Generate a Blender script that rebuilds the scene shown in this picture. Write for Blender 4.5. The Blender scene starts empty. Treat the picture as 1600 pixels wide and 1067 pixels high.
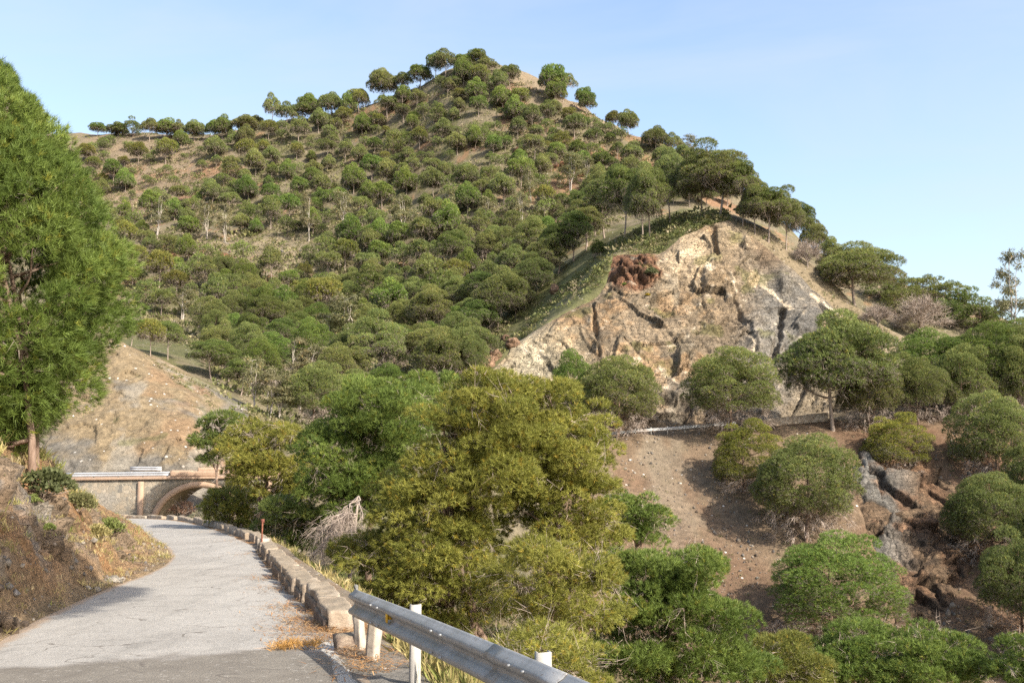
import bpy, math, time
import numpy as np
from mathutils import Vector
from mathutils.bvhtree import BVHTree
T0 = time.time()
S = bpy.context.scene
COL = S.collection
R = math.radians

# ---------------------------------------------------------------- camera, sky, sun, exposure
FPX = 1500.0                       # focal length in photograph pixels (1600 wide)
PITCH = math.atan((690 - 533.5) / FPX)
cam_d = bpy.data.cameras.new("camera")
cam = bpy.data.objects.new("camera", cam_d)
COL.objects.link(cam)
cam_d.sensor_width = 36.0
cam_d.lens = 36.0 * FPX / 1600.0
cam_d.clip_start = 0.1
cam_d.clip_end = 6000.0
cam.location = (0, 0, 0)
cam.rotation_euler = (math.pi / 2 + PITCH, 0, 0)
S.camera = cam

SUN_AZ = math.atan2(0.77, -0.64)     # clockwise from +Y
SUN_EL = R(37)
world = bpy.data.worlds.new("World")
S.world = world
world.use_nodes = True
wn = world.node_tree
wn.nodes.clear()
sky = wn.nodes.new("ShaderNodeTexSky")
sky.sky_type = 'NISHITA'
sky.sun_disc = False
sky.sun_elevation = SUN_EL
sky.sun_rotation = SUN_AZ
sky.altitude = 200
sky.air_density = 1.0
sky.dust_density = 3.0
sky.ozone_density = 0.55
bg = wn.nodes.new("ShaderNodeBackground")
bg.inputs['Strength'].default_value = 0.15
wo = wn.nodes.new("ShaderNodeOutputWorld")
# faint cirrus veil
tc = wn.nodes.new("ShaderNodeTexCoord")
mp = wn.nodes.new("ShaderNodeMapping"); mp.inputs['Scale'].default_value = (1.3, 1.3, 5.0); mp.inputs['Rotation'].default_value = (0.1, 0.25, 0.4)
cn = wn.nodes.new("ShaderNodeTexNoise"); cn.inputs['Scale'].default_value = 1.6; cn.inputs['Detail'].default_value = 7; cn.inputs['Roughness'].default_value = 0.55; cn.inputs['Distortion'].default_value = 0.6
mr = wn.nodes.new("ShaderNodeMapRange"); mr.inputs[1].default_value = 0.36; mr.inputs[2].default_value = 0.75; mr.inputs[4].default_value = 0.55
mxc = wn.nodes.new("ShaderNodeMix"); mxc.data_type = 'RGBA'; mxc.inputs[7].default_value = (2.25, 2.52, 2.75, 1)
wn.links.new(tc.outputs['Generated'], mp.inputs[0]); wn.links.new(mp.outputs[0], cn.inputs['Vector']); wn.links.new(cn.outputs['Fac'], mr.inputs[0])
wn.links.new(mr.outputs[0], mxc.inputs[0]); wn.links.new(sky.outputs[0], mxc.inputs[6]); wn.links.new(mxc.outputs[2], bg.inputs[0])
wn.links.new(bg.outputs[0], wo.inputs[0])

sun_d = bpy.data.lights.new("sun", 'SUN')
sun_d.energy = 4.0
sun_d.angle = R(0.53)
sun_d.color = (1.0, 0.93, 0.82)
sun = bpy.data.objects.new("sun", sun_d)
COL.objects.link(sun)
SUNV = Vector((math.sin(SUN_AZ) * math.cos(SUN_EL), math.cos(SUN_AZ) * math.cos(SUN_EL), math.sin(SUN_EL)))
sun.rotation_euler = (-SUNV).to_track_quat('-Z', 'Y').to_euler()
sun.location = (20, -20, 40)

S.view_settings.view_transform = 'Standard'
S.view_settings.look = 'None'
S.view_settings.exposure = 1.18
S.view_settings.gamma = 1.0
S.cycles.max_bounces = 6
S.cycles.diffuse_bounces = 3
S.cycles.transmission_bounces = 4
S.cycles.transparent_max_bounces = 4
S.cycles.use_denoising = False

# ---------------------------------------------------------------- pixel <-> world helpers
CP, SP = math.cos(PITCH), math.sin(PITCH)
def ray(px, py):
    a = (np.asarray(px, float) - 800) / FPX
    b = (533.5 - np.asarray(py, float)) / FPX
    return a, CP - b * SP, SP + b * CP
def at(px, py, Y):
    a, dy, dz = ray(px, py)
    t = Y / dy
    return np.array([a * t, np.asarray(Y, float) + 0 * t, dz * t])
def proj(P):
    """world points (N,3) -> photograph pixels"""
    x, y, z = P[..., 0], P[..., 1], P[..., 2]
    d = y * CP + z * SP
    u = -y * SP + z * CP
    d = np.maximum(d, 1e-3)
    return 800 + FPX * x / d, 533.5 - FPX * u / d

# ---------------------------------------------------------------- noise in numpy
def _h(ix, iy, iz, seed):
    h = (ix.astype(np.int64) * 374761393 + iy.astype(np.int64) * 668265263 + iz.astype(np.int64) * 2147483647 + seed * 974634777) & 0xFFFFFFFF
    h = ((h ^ (h >> 13)) * 1274126177) & 0xFFFFFFFF
    h = ((h ^ (h >> 16)) * 2246822519) & 0xFFFFFFFF
    h = h ^ (h >> 15)
    return (h & 0xFFFFFF) / float(0x1000000)
def vnoise(P, seed=0):
    i = np.floor(P); f = P - i
    f = f * f * (3 - 2 * f)
    i = i.astype(np.int64)
    o = 0
    for dx in (0, 1):
        wx = f[:, 0] if dx else 1 - f[:, 0]
        for dy in (0, 1):
            wy = f[:, 1] if dy else 1 - f[:, 1]
            for dz in (0, 1):
                wz = f[:, 2] if dz else 1 - f[:, 2]
                o = o + wx * wy * wz * _h(i[:, 0] + dx, i[:, 1] + dy, i[:, 2] + dz, seed)
    return o * 2 - 1
def fbm(P, scale, octs=4, seed=0, gain=0.5):
    P = np.asarray(P, float) / scale
    a, o, n = 1.0, 0, 0
    for k in range(octs):
        o = o + a * vnoise(P + 17.3 * k, seed + k)
        n += a; a *= gain; P = P * 2.03
    return o / n
def voronoi(P, scale, seed=0, jitter=0.9):
    """F1, F2, cell random (3), offset to centre"""
    P = np.asarray(P, float) / scale
    i = np.floor(P).astype(np.int64)
    n = len(P)
    f1 = np.full(n, 9.0); f2 = np.full(n, 9.0)
    off = np.zeros((n, 3)); r = np.zeros((n, 3))
    for dx in (-1, 0, 1):
        for dy in (-1, 0, 1):
            for dz in (-1, 0, 1):
                c = i + (dx, dy, dz)
                q = [_h(c[:, 0], c[:, 1], c[:, 2], seed + k) for k in range(3)]
                ctr = c + 0.5 + jitter * (np.stack(q, 1) - 0.5)
                d = P - ctr
                D = np.sqrt((d * d).sum(1))
                b = D < f1
                f2 = np.where(b, f1, np.minimum(f2, D))
                f1 = np.where(b, D, f1)
                off[b] = d[b]
                for k in range(3):
                    r[b, k] = _h(c[b, 0], c[b, 1], c[b, 2], seed + 11 + k)
    return f1, f2, r, off * scale
def sstep(a, b, x):
    t = np.clip((x - a) / (b - a), 0, 1)
    return t * t * (3 - 2 * t)
def lerp(a, b, t):
    t = np.asarray(t)[..., None] if np.ndim(a) and np.ndim(t) else t
    return a + (np.asarray(b) - a) * t
def mixc(c, col, m):
    return c + (np.asarray(col)[None, :] - c) * np.asarray(m)[:, None]

# ---------------------------------------------------------------- mesh helpers
def mesh_np(name, V, F, mats=(), col=None, smooth=False):
    V = np.ascontiguousarray(V, np.float32).reshape(-1, 3)
    me = bpy.data.meshes.new(name)
    Fs = F if isinstance(F, (list, tuple)) else [F]
    Fs = [np.asarray(f, np.int32) for f in Fs if len(f)]
    me.vertices.add(len(V)); me.vertices.foreach_set('co', V.ravel())
    nl = sum(f.size for f in Fs); npoly = sum(len(f) for f in Fs)
    me.loops.add(nl); me.polygons.add(npoly)
    me.loops.foreach_set('vertex_index', np.concatenate([f.ravel() for f in Fs]))
    sizes = np.concatenate([np.full(len(f), f.shape[1], np.int32) for f in Fs])
    me.polygons.foreach_set('loop_start', (np.cumsum(sizes) - sizes).astype(np.int32))
    me.polygons.foreach_set('loop_total', sizes)
    if smooth:
        me.polygons.foreach_set('use_smooth', np.ones(npoly, bool))
    if col is not None:
        ca = me.color_attributes.new('Col', 'FLOAT_COLOR', 'POINT')
        c4 = np.ones((len(V), 4), np.float32); c4[:, :3] = col
        ca.data.foreach_set('color', c4.ravel())
    me.update(calc_edges=True)
    for m in mats if isinstance(mats, (list, tuple)) else [mats]:
        me.materials.append(m)
    return me
def link(name, me, parent=None, **props):
    o = bpy.data.objects.new(name, me)
    COL.objects.link(o)
    if parent is not None:
        o.parent = parent
    for k, v in props.items():
        o[k] = v
    return o
def empty(name, loc, label, cat, group=None, rz=0.0):
    o = bpy.data.objects.new(name, None)
    o.empty_display_size = 0.3
    COL.objects.link(o)
    o.location = loc
    o.rotation_euler = (0, 0, rz)
    o['label'] = label; o['category'] = cat
    if group: o['group'] = group
    return o
def tag(o, label, cat, group=None):
    o['label'] = label; o['category'] = cat
    if group: o['group'] = group
    return o
def grid_faces(nr, nc):
    i = np.arange(nr * nc).reshape(nr, nc)
    return np.stack([i[:-1, :-1], i[:-1, 1:], i[1:, 1:], i[1:, :-1]], -1).reshape(-1, 4)
class MB:
    """collects boxes, prisms and tubes into one mesh"""
    def __init__(s): s.v = []; s.q = []; s.t = []; s.n = 0
    def add(s, V, Q=(), T=()):
        V = np.asarray(V, float).reshape(-1, 3)
        if len(Q): s.q.append(np.asarray(Q, int) + s.n)
        if len(T): s.t.append(np.asarray(T, int) + s.n)
        s.v.append(V); s.n += len(V)
        return s
    def box(s, c, size, rot=0.0, M=None):
        sx, sy, sz = [k / 2 for k in size]
        V = np.array([[x, y, z] for z in (-sz, sz) for y in (-sy, sy) for x in (-sx, sx)], float)
        if M is not None: V = V @ np.asarray(M).T
        ca, sa = math.cos(rot), math.sin(rot)
        V = np.stack([V[:, 0] * ca - V[:, 1] * sa, V[:, 0] * sa + V[:, 1] * ca, V[:, 2]], 1) + np.asarray(c)
        return s.add(V, [[0, 2, 3, 1], [4, 5, 7, 6], [0, 1, 5, 4], [2, 6, 7, 3], [0, 4, 6, 2], [1, 3, 7, 5]])
    def tube(s, pts, rad, n=6, cap=True):
        P = np.asarray(pts, float); rad = np.broadcast_to(rad, (len(P),))
        d = np.gradient(P, axis=0); d /= np.linalg.norm(d, axis=1)[:, None] + 1e-9
        up = np.where(np.abs(d[:, 2:3]) > 0.9, [[1.0, 0, 0]], [[0, 0, 1.0]])
        a = np.cross(d, up); a /= np.linalg.norm(a, axis=1)[:, None] + 1e-9
        b = np.cross(d, a)
        th = np.arange(n) * 2 * math.pi / n
        V = P[:, None] + rad[:, None, None] * (np.cos(th)[None, :, None] * a[:, None] + np.sin(th)[None, :, None] * b[:, None])
        k = len(P); i = np.arange(k * n).reshape(k, n); j = np.roll(i, -1, 1)
        Q = np.stack([i[:-1], j[:-1], j[1:], i[1:]], -1).reshape(-1, 4)
        T = []
        if cap:
            T = [[(k - 1) * n, (k - 1) * n + m, (k - 1) * n + m + 1] for m in range(1, n - 1)]
        return s.add(V.reshape(-1, 3), Q, T)
    def arrays(s):
        V = np.concatenate(s.v)
        F = []
        if s.q: F.append(np.concatenate(s.q))
        if s.t: F.append(np.concatenate(s.t))
        return V, F
    def build(s, name, mat, parent=None, smooth=False, col=None):
        V, F = s.arrays()
        return link(name, mesh_np(name, V, F, [mat], col=col, smooth=smooth), parent)
def bevel(o, w, seg=2):
    m = o.modifiers.new("bevel", 'BEVEL'); m.width = w; m.segments = seg; m.limit_method = 'ANGLE'
    return o

# ---------------------------------------------------------------- materials
class NT:
    def __init__(s, name):
        s.m = bpy.data.materials.new(name); s.m.use_nodes = True
        s.t = s.m.node_tree; s.t.nodes.clear()
        s.out = s.n('ShaderNodeOutputMaterial')
    def n(s, typ, **kw):
        nd = s.t.nodes.new(typ)
        for k, v in kw.items(): setattr(nd, k, v)
        return nd
    def l(s, a, b): s.t.links.new(a, b)
    def set(s, nd, **kw):
        for k, v in kw.items(): nd.inputs[k].default_value = v
        return nd
    def math(s, op, a, b=None, c=None, clamp=False):
        nd = s.n('ShaderNodeMath', operation=op); nd.use_clamp = clamp
        for i, v in enumerate((a, b, c)):
            if v is None: continue
            if isinstance(v, (int, float)): nd.inputs[i].default_value = v
            else: s.l(v, nd.inputs[i])
        return nd.outputs[0]
    def mix(s, f, a, b, blend='MIX'):
        nd = s.n('ShaderNodeMix', data_type='RGBA', blend_type=blend)
        for i, v in ((0, f), (6, a), (7, b)):
            if isinstance(v, (int, float)): nd.inputs[i].default_value = v
            elif isinstance(v, (tuple, list)): nd.inputs[i].default_value = (*v[:3], 1)
            else: s.l(v, nd.inputs[i])
        return nd.outputs[2]
    def pos(s):
        return s.n('ShaderNodeNewGeometry').outputs['Position']
    def obj(s):
        return s.n('ShaderNodeTexCoord').outputs['Object']
    def noise(s, vec, scale, detail=4, rough=0.55, dist=0.0):
        nd = s.n('ShaderNodeTexNoise'); nd.inputs['Scale'].default_value = scale
        nd.inputs['Detail'].default_value = detail; nd.inputs['Roughness'].default_value = rough
        nd.inputs['Distortion'].default_value = dist
        s.l(vec, nd.inputs['Vector']); return nd.outputs['Fac']
    def voro(s, vec, scale, feature='F1', out='Distance'):
        nd = s.n('ShaderNodeTexVoronoi', feature=feature); nd.inputs['Scale'].default_value = scale
        s.l(vec, nd.inputs['Vector']); return nd.outputs[out]
    def ramp(s, f, stops):
        nd = s.n('ShaderNodeValToRGB'); e = nd.color_ramp.elements
        while len(e) < len(stops): e.new(0.5)
        for el, (p, c) in zip(e, stops):
            el.position = p; el.color = (*c, 1) if len(c) == 3 else c
        s.l(f, nd.inputs[0]); return nd.outputs[0]
    def rng(s, f, a, b, c=0.0, d=1.0):
        nd = s.n('ShaderNodeMapRange'); s.l(f, nd.inputs[0])
        for i, v in enumerate((a, b, c, d)): nd.inputs[i + 1].default_value = v
        return nd.outputs[0]
    def bump(s, h, strength=0.5, dist=0.1, normal=None):
        nd = s.n('ShaderNodeBump'); nd.inputs['Strength'].default_value = strength; nd.inputs['Distance'].default_value = dist
        s.l(h, nd.inputs['Height'])
        if normal is not None: s.l(normal, nd.inputs['Normal'])
        return nd.outputs[0]
    def pbr(s, color, rough=0.9, normal=None, metal=0.0, spec=0.3):
        b = s.n('ShaderNodeBsdfPrincipled')
        for k, v in (('Base Color', color), ('Roughness', rough), ('Metallic', metal)):
            if isinstance(v, (int, float)): b.inputs[k].default_value = v
            elif isinstance(v, (tuple, list)): b.inputs[k].default_value = (*v[:3], 1)
            else: s.l(v, b.inputs[k])
        b.inputs['Specular IOR Level'].default_value = spec
        if normal is not None: s.l(normal, b.inputs['Normal'])
        s.l(b.outputs[0], s.out.inputs['Surface'])
        return s.m
def col_attr(t, k=1.0):
    nd = t.n('ShaderNodeVertexColor'); nd.layer_name = 'Col'
    if k == 1.0: return nd.outputs['Color']
    sc = t.n('ShaderNodeVectorMath', operation='SCALE'); t.l(nd.outputs['Color'], sc.inputs[0]); sc.inputs['Scale'].default_value = k
    return sc.outputs[0]

def mat_ground(name, fine, bump_d, speck=0.0, speck_scale=2.0, contrast=0.5):
    """vertex albedo broken up by fine noise, with pale pebbles where speck > 0"""
    t = NT(name); p = t.pos(); c = col_attr(t, 0.74)
    n1 = t.noise(p, fine, 6, 0.65)
    n2 = t.noise(p, fine * 4.3, 4, 0.6)
    k = t.math('ADD', t.math('MULTIPLY', n1, 0.6), t.math('MULTIPLY', n2, 0.4))
    g = t.rng(k, 0.32, 0.68, 1 - contrast, 1 + contrast)
    cc = t.n('ShaderNodeVectorMath', operation='SCALE'); t.l(c, cc.inputs[0]); t.l(g, cc.inputs['Scale'])
    colr = cc.outputs[0]
    if speck > 0:
        v = t.voro(p, speck_scale)
        vc = t.voro(p, speck_scale, out='Color')
        sep = t.n('ShaderNodeSeparateColor'); t.l(vc, sep.inputs[0])
        on = t.math('MULTIPLY', t.math('LESS_THAN', v, t.math('MULTIPLY', sep.outputs[1], 0.42)), t.math('GREATER_THAN', sep.outputs[0], 1 - speck))
        colr = t.mix(on, colr, t.mix(sep.outputs[2], (0.30, 0.25, 0.2), (0.55, 0.52, 0.47)))
        h = t.math('ADD', k, t.math('MULTIPLY', on, 0.4))
    else:
        h = k
    return t.pbr(colr, 0.95, t.bump(h, 0.9, bump_d), spec=0.15)
def facet_normal(t, p, scale, amount, normal=None, stretch=(1, 0.8, 0.55), rot=(0.5, 0.7, 0.3), warp=0.25):
    """flat breakage faces: every cell of a warped, stretched Voronoi pattern tilts the surface its own way"""
    mp = t.n('ShaderNodeMapping'); mp.inputs['Rotation'].default_value = rot; mp.inputs['Scale'].default_value = tuple(scale * k for k in stretch); t.l(p, mp.inputs[0])
    nz = t.n('ShaderNodeTexNoise'); nz.inputs['Scale'].default_value = 1.3; nz.inputs['Detail'].default_value = 4; t.l(mp.outputs[0], nz.inputs['Vector'])
    sb = t.n('ShaderNodeVectorMath', operation='SUBTRACT'); t.l(nz.outputs['Color'], sb.inputs[0]); sb.inputs[1].default_value = (.5, .5, .5)
    sm = t.n('ShaderNodeVectorMath', operation='SCALE'); t.l(sb.outputs[0], sm.inputs[0]); sm.inputs['Scale'].default_value = warp * 4
    ad = t.n('ShaderNodeVectorMath', operation='ADD'); t.l(mp.outputs[0], ad.inputs[0]); t.l(sm.outputs[0], ad.inputs[1])
    v = ad.outputs[0]
    vc = t.voro(v, 1.0, out='Color'); de = t.voro(v, 1.0, 'DISTANCE_TO_EDGE')
    s2 = t.n('ShaderNodeVectorMath', operation='SUBTRACT'); t.l(vc, s2.inputs[0]); s2.inputs[1].default_value = (.5, .5, .5)
    s3 = t.n('ShaderNodeVectorMath', operation='SCALE'); t.l(s2.outputs[0], s3.inputs[0])
    if isinstance(amount, (int, float)): s3.inputs['Scale'].default_value = amount
    else: t.l(amount, s3.inputs['Scale'])
    a2 = t.n('ShaderNodeVectorMath', operation='ADD'); t.l(s3.outputs[0], a2.inputs[1])
    t.l(normal if normal is not None else t.n('ShaderNodeNewGeometry').outputs['Normal'], a2.inputs[0])
    nn = t.n('ShaderNodeVectorMath', operation='NORMALIZE'); t.l(a2.outputs[0], nn.inputs[0])
    return nn.outputs[0], de, vc
def mat_rock(name, sc=1.0, amt=0.75, crack_c=0.75):
    t = NT(name); p = t.pos(); c = col_attr(t, 0.74)
    n1 = t.noise(p, 1.6 * sc, 8, 0.7, 0.3)
    n2 = t.noise(p, 9.0 * sc, 5, 0.65)
    nf, e1, c1 = facet_normal(t, p, 0.26 * sc, amt * 0.9, stretch=(1, 0.8, 0.3))
    nf, e2, c2 = facet_normal(t, p, 1.1 * sc, t.math('MULTIPLY', t.rng(n1, 0.40, 0.62), amt * 0.9), nf, stretch=(1, 0.8, 0.3), rot=(0.2, 0.75, -0.4), warp=0.35)
    n3 = t.noise(p, 3.2 * sc, 7, 0.78, 0.6)
    k = t.math('ADD', t.math('MULTIPLY', n1, 0.4), t.math('ADD', t.math('MULTIPLY', n2, 0.25), t.math('MULTIPLY', n3, 0.35)))
    g = t.rng(k, 0.34, 0.66, 0.5, 1.5)
    # bedding: thin light and dark laminae
    mp = t.n('ShaderNodeMapping'); mp.inputs['Rotation'].default_value = (0.3, 0.85, 0.2); mp.inputs['Scale'].default_value = (0.22 * sc, 0.22 * sc, 3.4 * sc); t.l(p, mp.inputs[0])
    bed = t.noise(mp.outputs[0], 1.0, 6, 0.72, 0.8)
    g = t.math('MULTIPLY', g, t.rng(bed, 0.35, 0.65, 0.74, 1.26))
    sp = t.n('ShaderNodeSeparateColor'); t.l(c2, sp.inputs[0])
    g = t.math('MULTIPLY', g, t.rng(sp.outputs[0], 0, 1, 0.9, 1.1))
    sp1 = t.n('ShaderNodeSeparateColor'); t.l(c1, sp1.inputs[0])
    g = t.math('MULTIPLY', g, t.rng(sp1.outputs[1], 0, 1, 0.84, 1.16))
    cc = t.n('ShaderNodeVectorMath', operation='SCALE'); t.l(c, cc.inputs[0]); t.l(g, cc.inputs['Scale'])
    w3 = t.n('ShaderNodeVectorMath', operation='MULTIPLY_ADD'); nz = t.n('ShaderNodeTexNoise'); nz.inputs['Scale'].default_value = 1.2 * sc; nz.inputs['Detail'].default_value = 5; t.l(p, nz.inputs['Vector'])
    t.l(nz.outputs['Color'], w3.inputs[0]); w3.inputs[1].default_value = (0.9 / sc,) * 3; t.l(p, w3.inputs[2])
    e3 = t.voro(w3.outputs[0], 1.5 * sc, 'DISTANCE_TO_EDGE')
    cr = t.math('MAXIMUM', t.math('MULTIPLY', t.rng(e1, 0.03, 0.0), t.rng(n1, 0.45, 0.58)), t.math('MULTIPLY', t.rng(e3, 0.07, 0.015), t.rng(n3, 0.47, 0.56)))
    colr = t.mix(t.math('MULTIPLY', cr, crack_c), cc.outputs[0], (0.05, 0.042, 0.034))
    hgt = t.math('SUBTRACT', t.math('ADD', k, t.math('MULTIPLY', bed, 0.35)), t.math('MULTIPLY', cr, 0.25))
    return t.pbr(colr, 0.9, t.bump(hgt, 1.0, 0.45 / sc, nf), spec=0.15)
def mat_leaf(name, trans=0.35, hue=0.02, val=0.22, spec=0.25):
    t = NT(name); c = col_attr(t, 0.96)
    oi = t.n('ShaderNodeObjectInfo')
    hs = t.n('ShaderNodeHueSaturation')
    t.l(t.rng(oi.outputs['Random'], 0, 1, 0.5 - hue, 0.5 + hue), hs.inputs['Hue'])
    r2 = t.math('FRACT', t.math('MULTIPLY', oi.outputs['Random'], 7.31))
    t.l(t.rng(r2, 0, 1, 1 - val, 1 + val), hs.inputs['Value'])
    t.l(c, hs.inputs['Color'])
    b = t.n('ShaderNodeBsdfPrincipled'); t.l(hs.outputs[0], b.inputs['Base Color'])
    b.inputs['Roughness'].default_value = 0.55; b.inputs['Specular IOR Level'].default_value = spec
    tr = t.n('ShaderNodeBsdfTranslucent')
    t.l(t.mix(0.5, hs.outputs[0], (0.11, 0.14, 0.02)), tr.inputs['Color'])
    mx = t.n('ShaderNodeMixShader'); mx.inputs[0].default_value = trans
    t.l(b.outputs[0], mx.inputs[1]); t.l(tr.outputs[0], mx.inputs[2]); t.l(mx.outputs[0], t.out.inputs['Surface'])
    return t.m
def mat_bark(name, a, b, scale=6.0):
    t = NT(name); p = t.obj()
    mp = t.n('ShaderNodeMapping'); mp.inputs['Scale'].default_value = (1, 1, 0.3); t.l(p, mp.inputs[0])
    n = t.noise(mp.outputs[0], scale, 5, 0.65)
    return t.pbr(t.ramp(n, [(0.35, a), (0.65, b)]), 0.95, t.bump(n, 0.8, 0.05), spec=0.1)
def mat_plain(name, color, rough=0.7, metal=0.0, var=0.2, scale=8.0, bump_d=0.01, spec=0.3):
    t = NT(name); p = t.obj()
    n = t.noise(p, scale, 5, 0.6)
    a = tuple(k * (1 - var) for k in color); b = tuple(min(1, k * (1 + var)) for k in color)
    return t.pbr(t.ramp(n, [(0.3, a), (0.7, b)]), rough, t.bump(n, 0.4, bump_d), metal, spec)
# ================================================================ ROAD CORRIDOR
RS = 0.0527
def zroad(y):
    y = np.asarray(y, float)
    return -1.84 - RS * np.minimum(y, 74)
def road_hit(px, py):
    a, dy, dz = ray(px, py)
    t = -1.84 / (dz + RS * dy)
    return (a * t, t * dy)
def catmull(P, n):
    P = np.asarray(P, float)
    Q = np.vstack([2 * P[0] - P[1], P, 2 * P[-1] - P[-2]])
    out = []
    for i in range(len(P) - 1):
        p0, p1, p2, p3 = Q[i:i + 4]
        t = np.linspace(0, 1, 24, endpoint=False)[:, None]
        out.append(0.5 * (2 * p1 + (p2 - p0) * t + (2 * p0 - 5 * p1 + 4 * p2 - p3) * t ** 2 + (3 * p1 - p0 - 3 * p2 + p3) * t ** 3))
    C = np.vstack(out + [P[-1:]])
    s = np.r_[0, np.cumsum(np.linalg.norm(np.diff(C, axis=0), axis=1))]
    return C, s
R_pts = [(2.6, -2), (1.0, 2.5), (-0.2, 6)] + [road_hit(*p) for p in ((600, 1067), (545, 1000), (462, 925), (408, 870), (388, 848), (318, 822), (245, 811))] + [(-34, 73.2), (-42, 73.5), (-50, 72)]
L_pts = [(-2.4, -2), (-3.6, 2.5), (-5.0, 7)] + [road_hit(*p) for p in ((0, 998), (100, 948), (190, 910), (243, 889), (266, 869), (248, 848), (205, 826), (180, 815))] + [(-33, 67), (-42, 67.5), (-50, 66)]
RC, Rs = catmull(R_pts, 24)
LC, Ls = catmull(L_pts, 24)
def sdist(C, X, Y):
    """signed distance to a polyline, right-hand side positive"""
    P = np.stack([np.ravel(X), np.ravel(Y)], 1)
    best = np.full(len(P), 1e9); sg = np.zeros(len(P))
    C = C[::4]
    for a, b in zip(C[:-1], C[1:]):
        ab = b - a
        t = np.clip(((P - a) @ ab) / (ab @ ab), 0, 1)
        q = P - (a + t[:, None] * ab)
        d = np.hypot(q[:, 0], q[:, 1])
        m = d < best
        best[m] = d[m]
        sg[m] = np.sign(q[m, 0] * ab[1] - q[m, 1] * ab[0])
    return (best * np.where(sg == 0, 1, sg)).reshape(np.shape(X))
HB = np.array([(-5, 3.1), (0, 3), (12, 3.1), (19, 3.25), (24, 3.1), (30, 2.4), (38, 1.5), (46, 0.9), (56, 0.4), (64, 0.1), (75, 0.0)])
def bank_h(d, y):
    hb = np.interp(y, HB[:, 0], HB[:, 1])
    fw = 0.45 + 1.5 * np.exp(-((y - 28) / 6.0) ** 2)
    foot = 0.28 * sstep(0, fw, d) * np.minimum(1, hb)
    up = (hb - 0.28 * np.minimum(1, hb)) * np.clip((d - fw * 0.6) / 2.5, 0, 1) ** 0.85
    return foot + up + np.maximum(d - 3.2, 0) * 0.16 * np.minimum(hb, 1)
def verge_drop(d, y):
    d = np.asarray(d, float) + 0.5 * sstep(14.5, 12.5, np.asarray(y, float)) * (np.asarray(d) > 0)
    near = np.interp(d, [0, 0.95, 1.3, 3, 8, 20, 32, 45], [0.0, 0.03, 0.3, 1.9, 6.0, 13.0, 17.0, 18.0])
    far = np.interp(d, [0, 0.95, 1.3, 3, 8, 20], [0.0, 0.02, 0.2, 1.4, 3.6, 6.0])
    return near + (far - near) * sstep(38, 62, y)

# ================================================================ TERRAIN HEIGHT FIELD (m, eye level = 0)
ctl = []
def cp(*rows):
    for px, py, D in rows: ctl.append(at(px, py, D))
# skyline of the far hill
cp((-400, 260, 430), (-150, 240, 420), (0, 228, 412), (140, 214, 402), (230, 217, 400), (300, 216, 395), (420, 196, 385), (520, 178, 375), (600, 156, 366),
   (680, 122, 356), (735, 104, 350), (765, 101, 350), (790, 111, 351), (840, 128, 351), (870, 150, 348), (905, 162, 345), (960, 200, 330), (1030, 232, 315), (1090, 252, 300))
# behind the skyline the hill falls away
for px, py, D in ((-400, 260, 430), (0, 228, 412), (230, 217, 400), (420, 196, 385), (600, 156, 366), (740, 103, 350), (905, 162, 345), (1090, 252, 300)):
    a = at(px, py, D + 90); a[2] = at(px, py, D)[2] - 45; ctl.append(a)
    a = at(px, py, D + 300); a[2] = at(px, py, D)[2] - 110; ctl.append(a)
# face of the far hill
cp((-300, 400, 290), (0, 320, 335), (0, 420, 260), (250, 300, 330), (250, 400, 262), (250, 485, 212), (150, 420, 255), (400, 300, 318), (400, 372, 272), (395, 440, 238), (500, 250, 335), (500, 330, 295), (500, 420, 240), (500, 500, 200),
   (620, 230, 330), (620, 330, 280), (620, 420, 230), (620, 500, 192), (740, 200, 305), (740, 300, 262), (740, 400, 222), (720, 480, 190), (860, 220, 300), (850, 300, 262), (850, 400, 215),
   (900, 165, 343), (960, 270, 280), (1000, 330, 240), (1090, 320, 255), (1200, 335, 290), (1300, 420, 270))
# gully between hill, cut slope and spur
cp((250, 545, 158), (370, 545, 170), (450, 560, 165), (550, 570, 160), (640, 570, 155), (700, 560, 150), (745, 560, 140), (440, 660, 118), (520, 650, 122), (600, 640, 125), (700, 640, 120), (420, 735, 88), (550, 735, 90), (680, 720, 95))
ctl += [np.array(p, float) for p in ((-24, 84, -7), (-22, 77, -9.0), (-18, 70, -9.5), (-8, 72, -9.5), (2, 72, -11.5), (12, 70, -13), (-25, 88, -5))]
# cut slope behind the bridge
cp((-200, 600, 115), (-200, 740, 84), (0, 490, 112), (0, 620, 96), (0, 738, 84), (80, 735, 84), (200, 738, 84), (300, 740, 84), (335, 738, 86), (100, 640, 92), (200, 640, 92), (300, 665, 91), (60, 505, 108), (130, 520, 106),
   (190, 536, 104), (250, 572, 103), (300, 607, 101), (340, 645, 98), (375, 690, 95), (60, 510, 125), (190, 545, 122), (280, 560, 130))
# bench that carries the upper road, foot of the rock face
cp((800, 700, 104), (860, 690, 108), (920, 680, 111), (1000, 676, 112), (1130, 669, 114), (1220, 662, 115), (1300, 655, 116), (1420, 637, 120), (1520, 632, 122), (1620, 626, 122), (1800, 620, 122))
for px, py, D in ((860, 690, 108), (920, 680, 111), (1000, 676, 112), (1130, 669, 114), (1220, 662, 115), (1300, 655, 116), (1420, 637, 120), (1620, 626, 122)):
    a = at(px, py, D); a[1] += 6; ctl.append(a)
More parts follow.
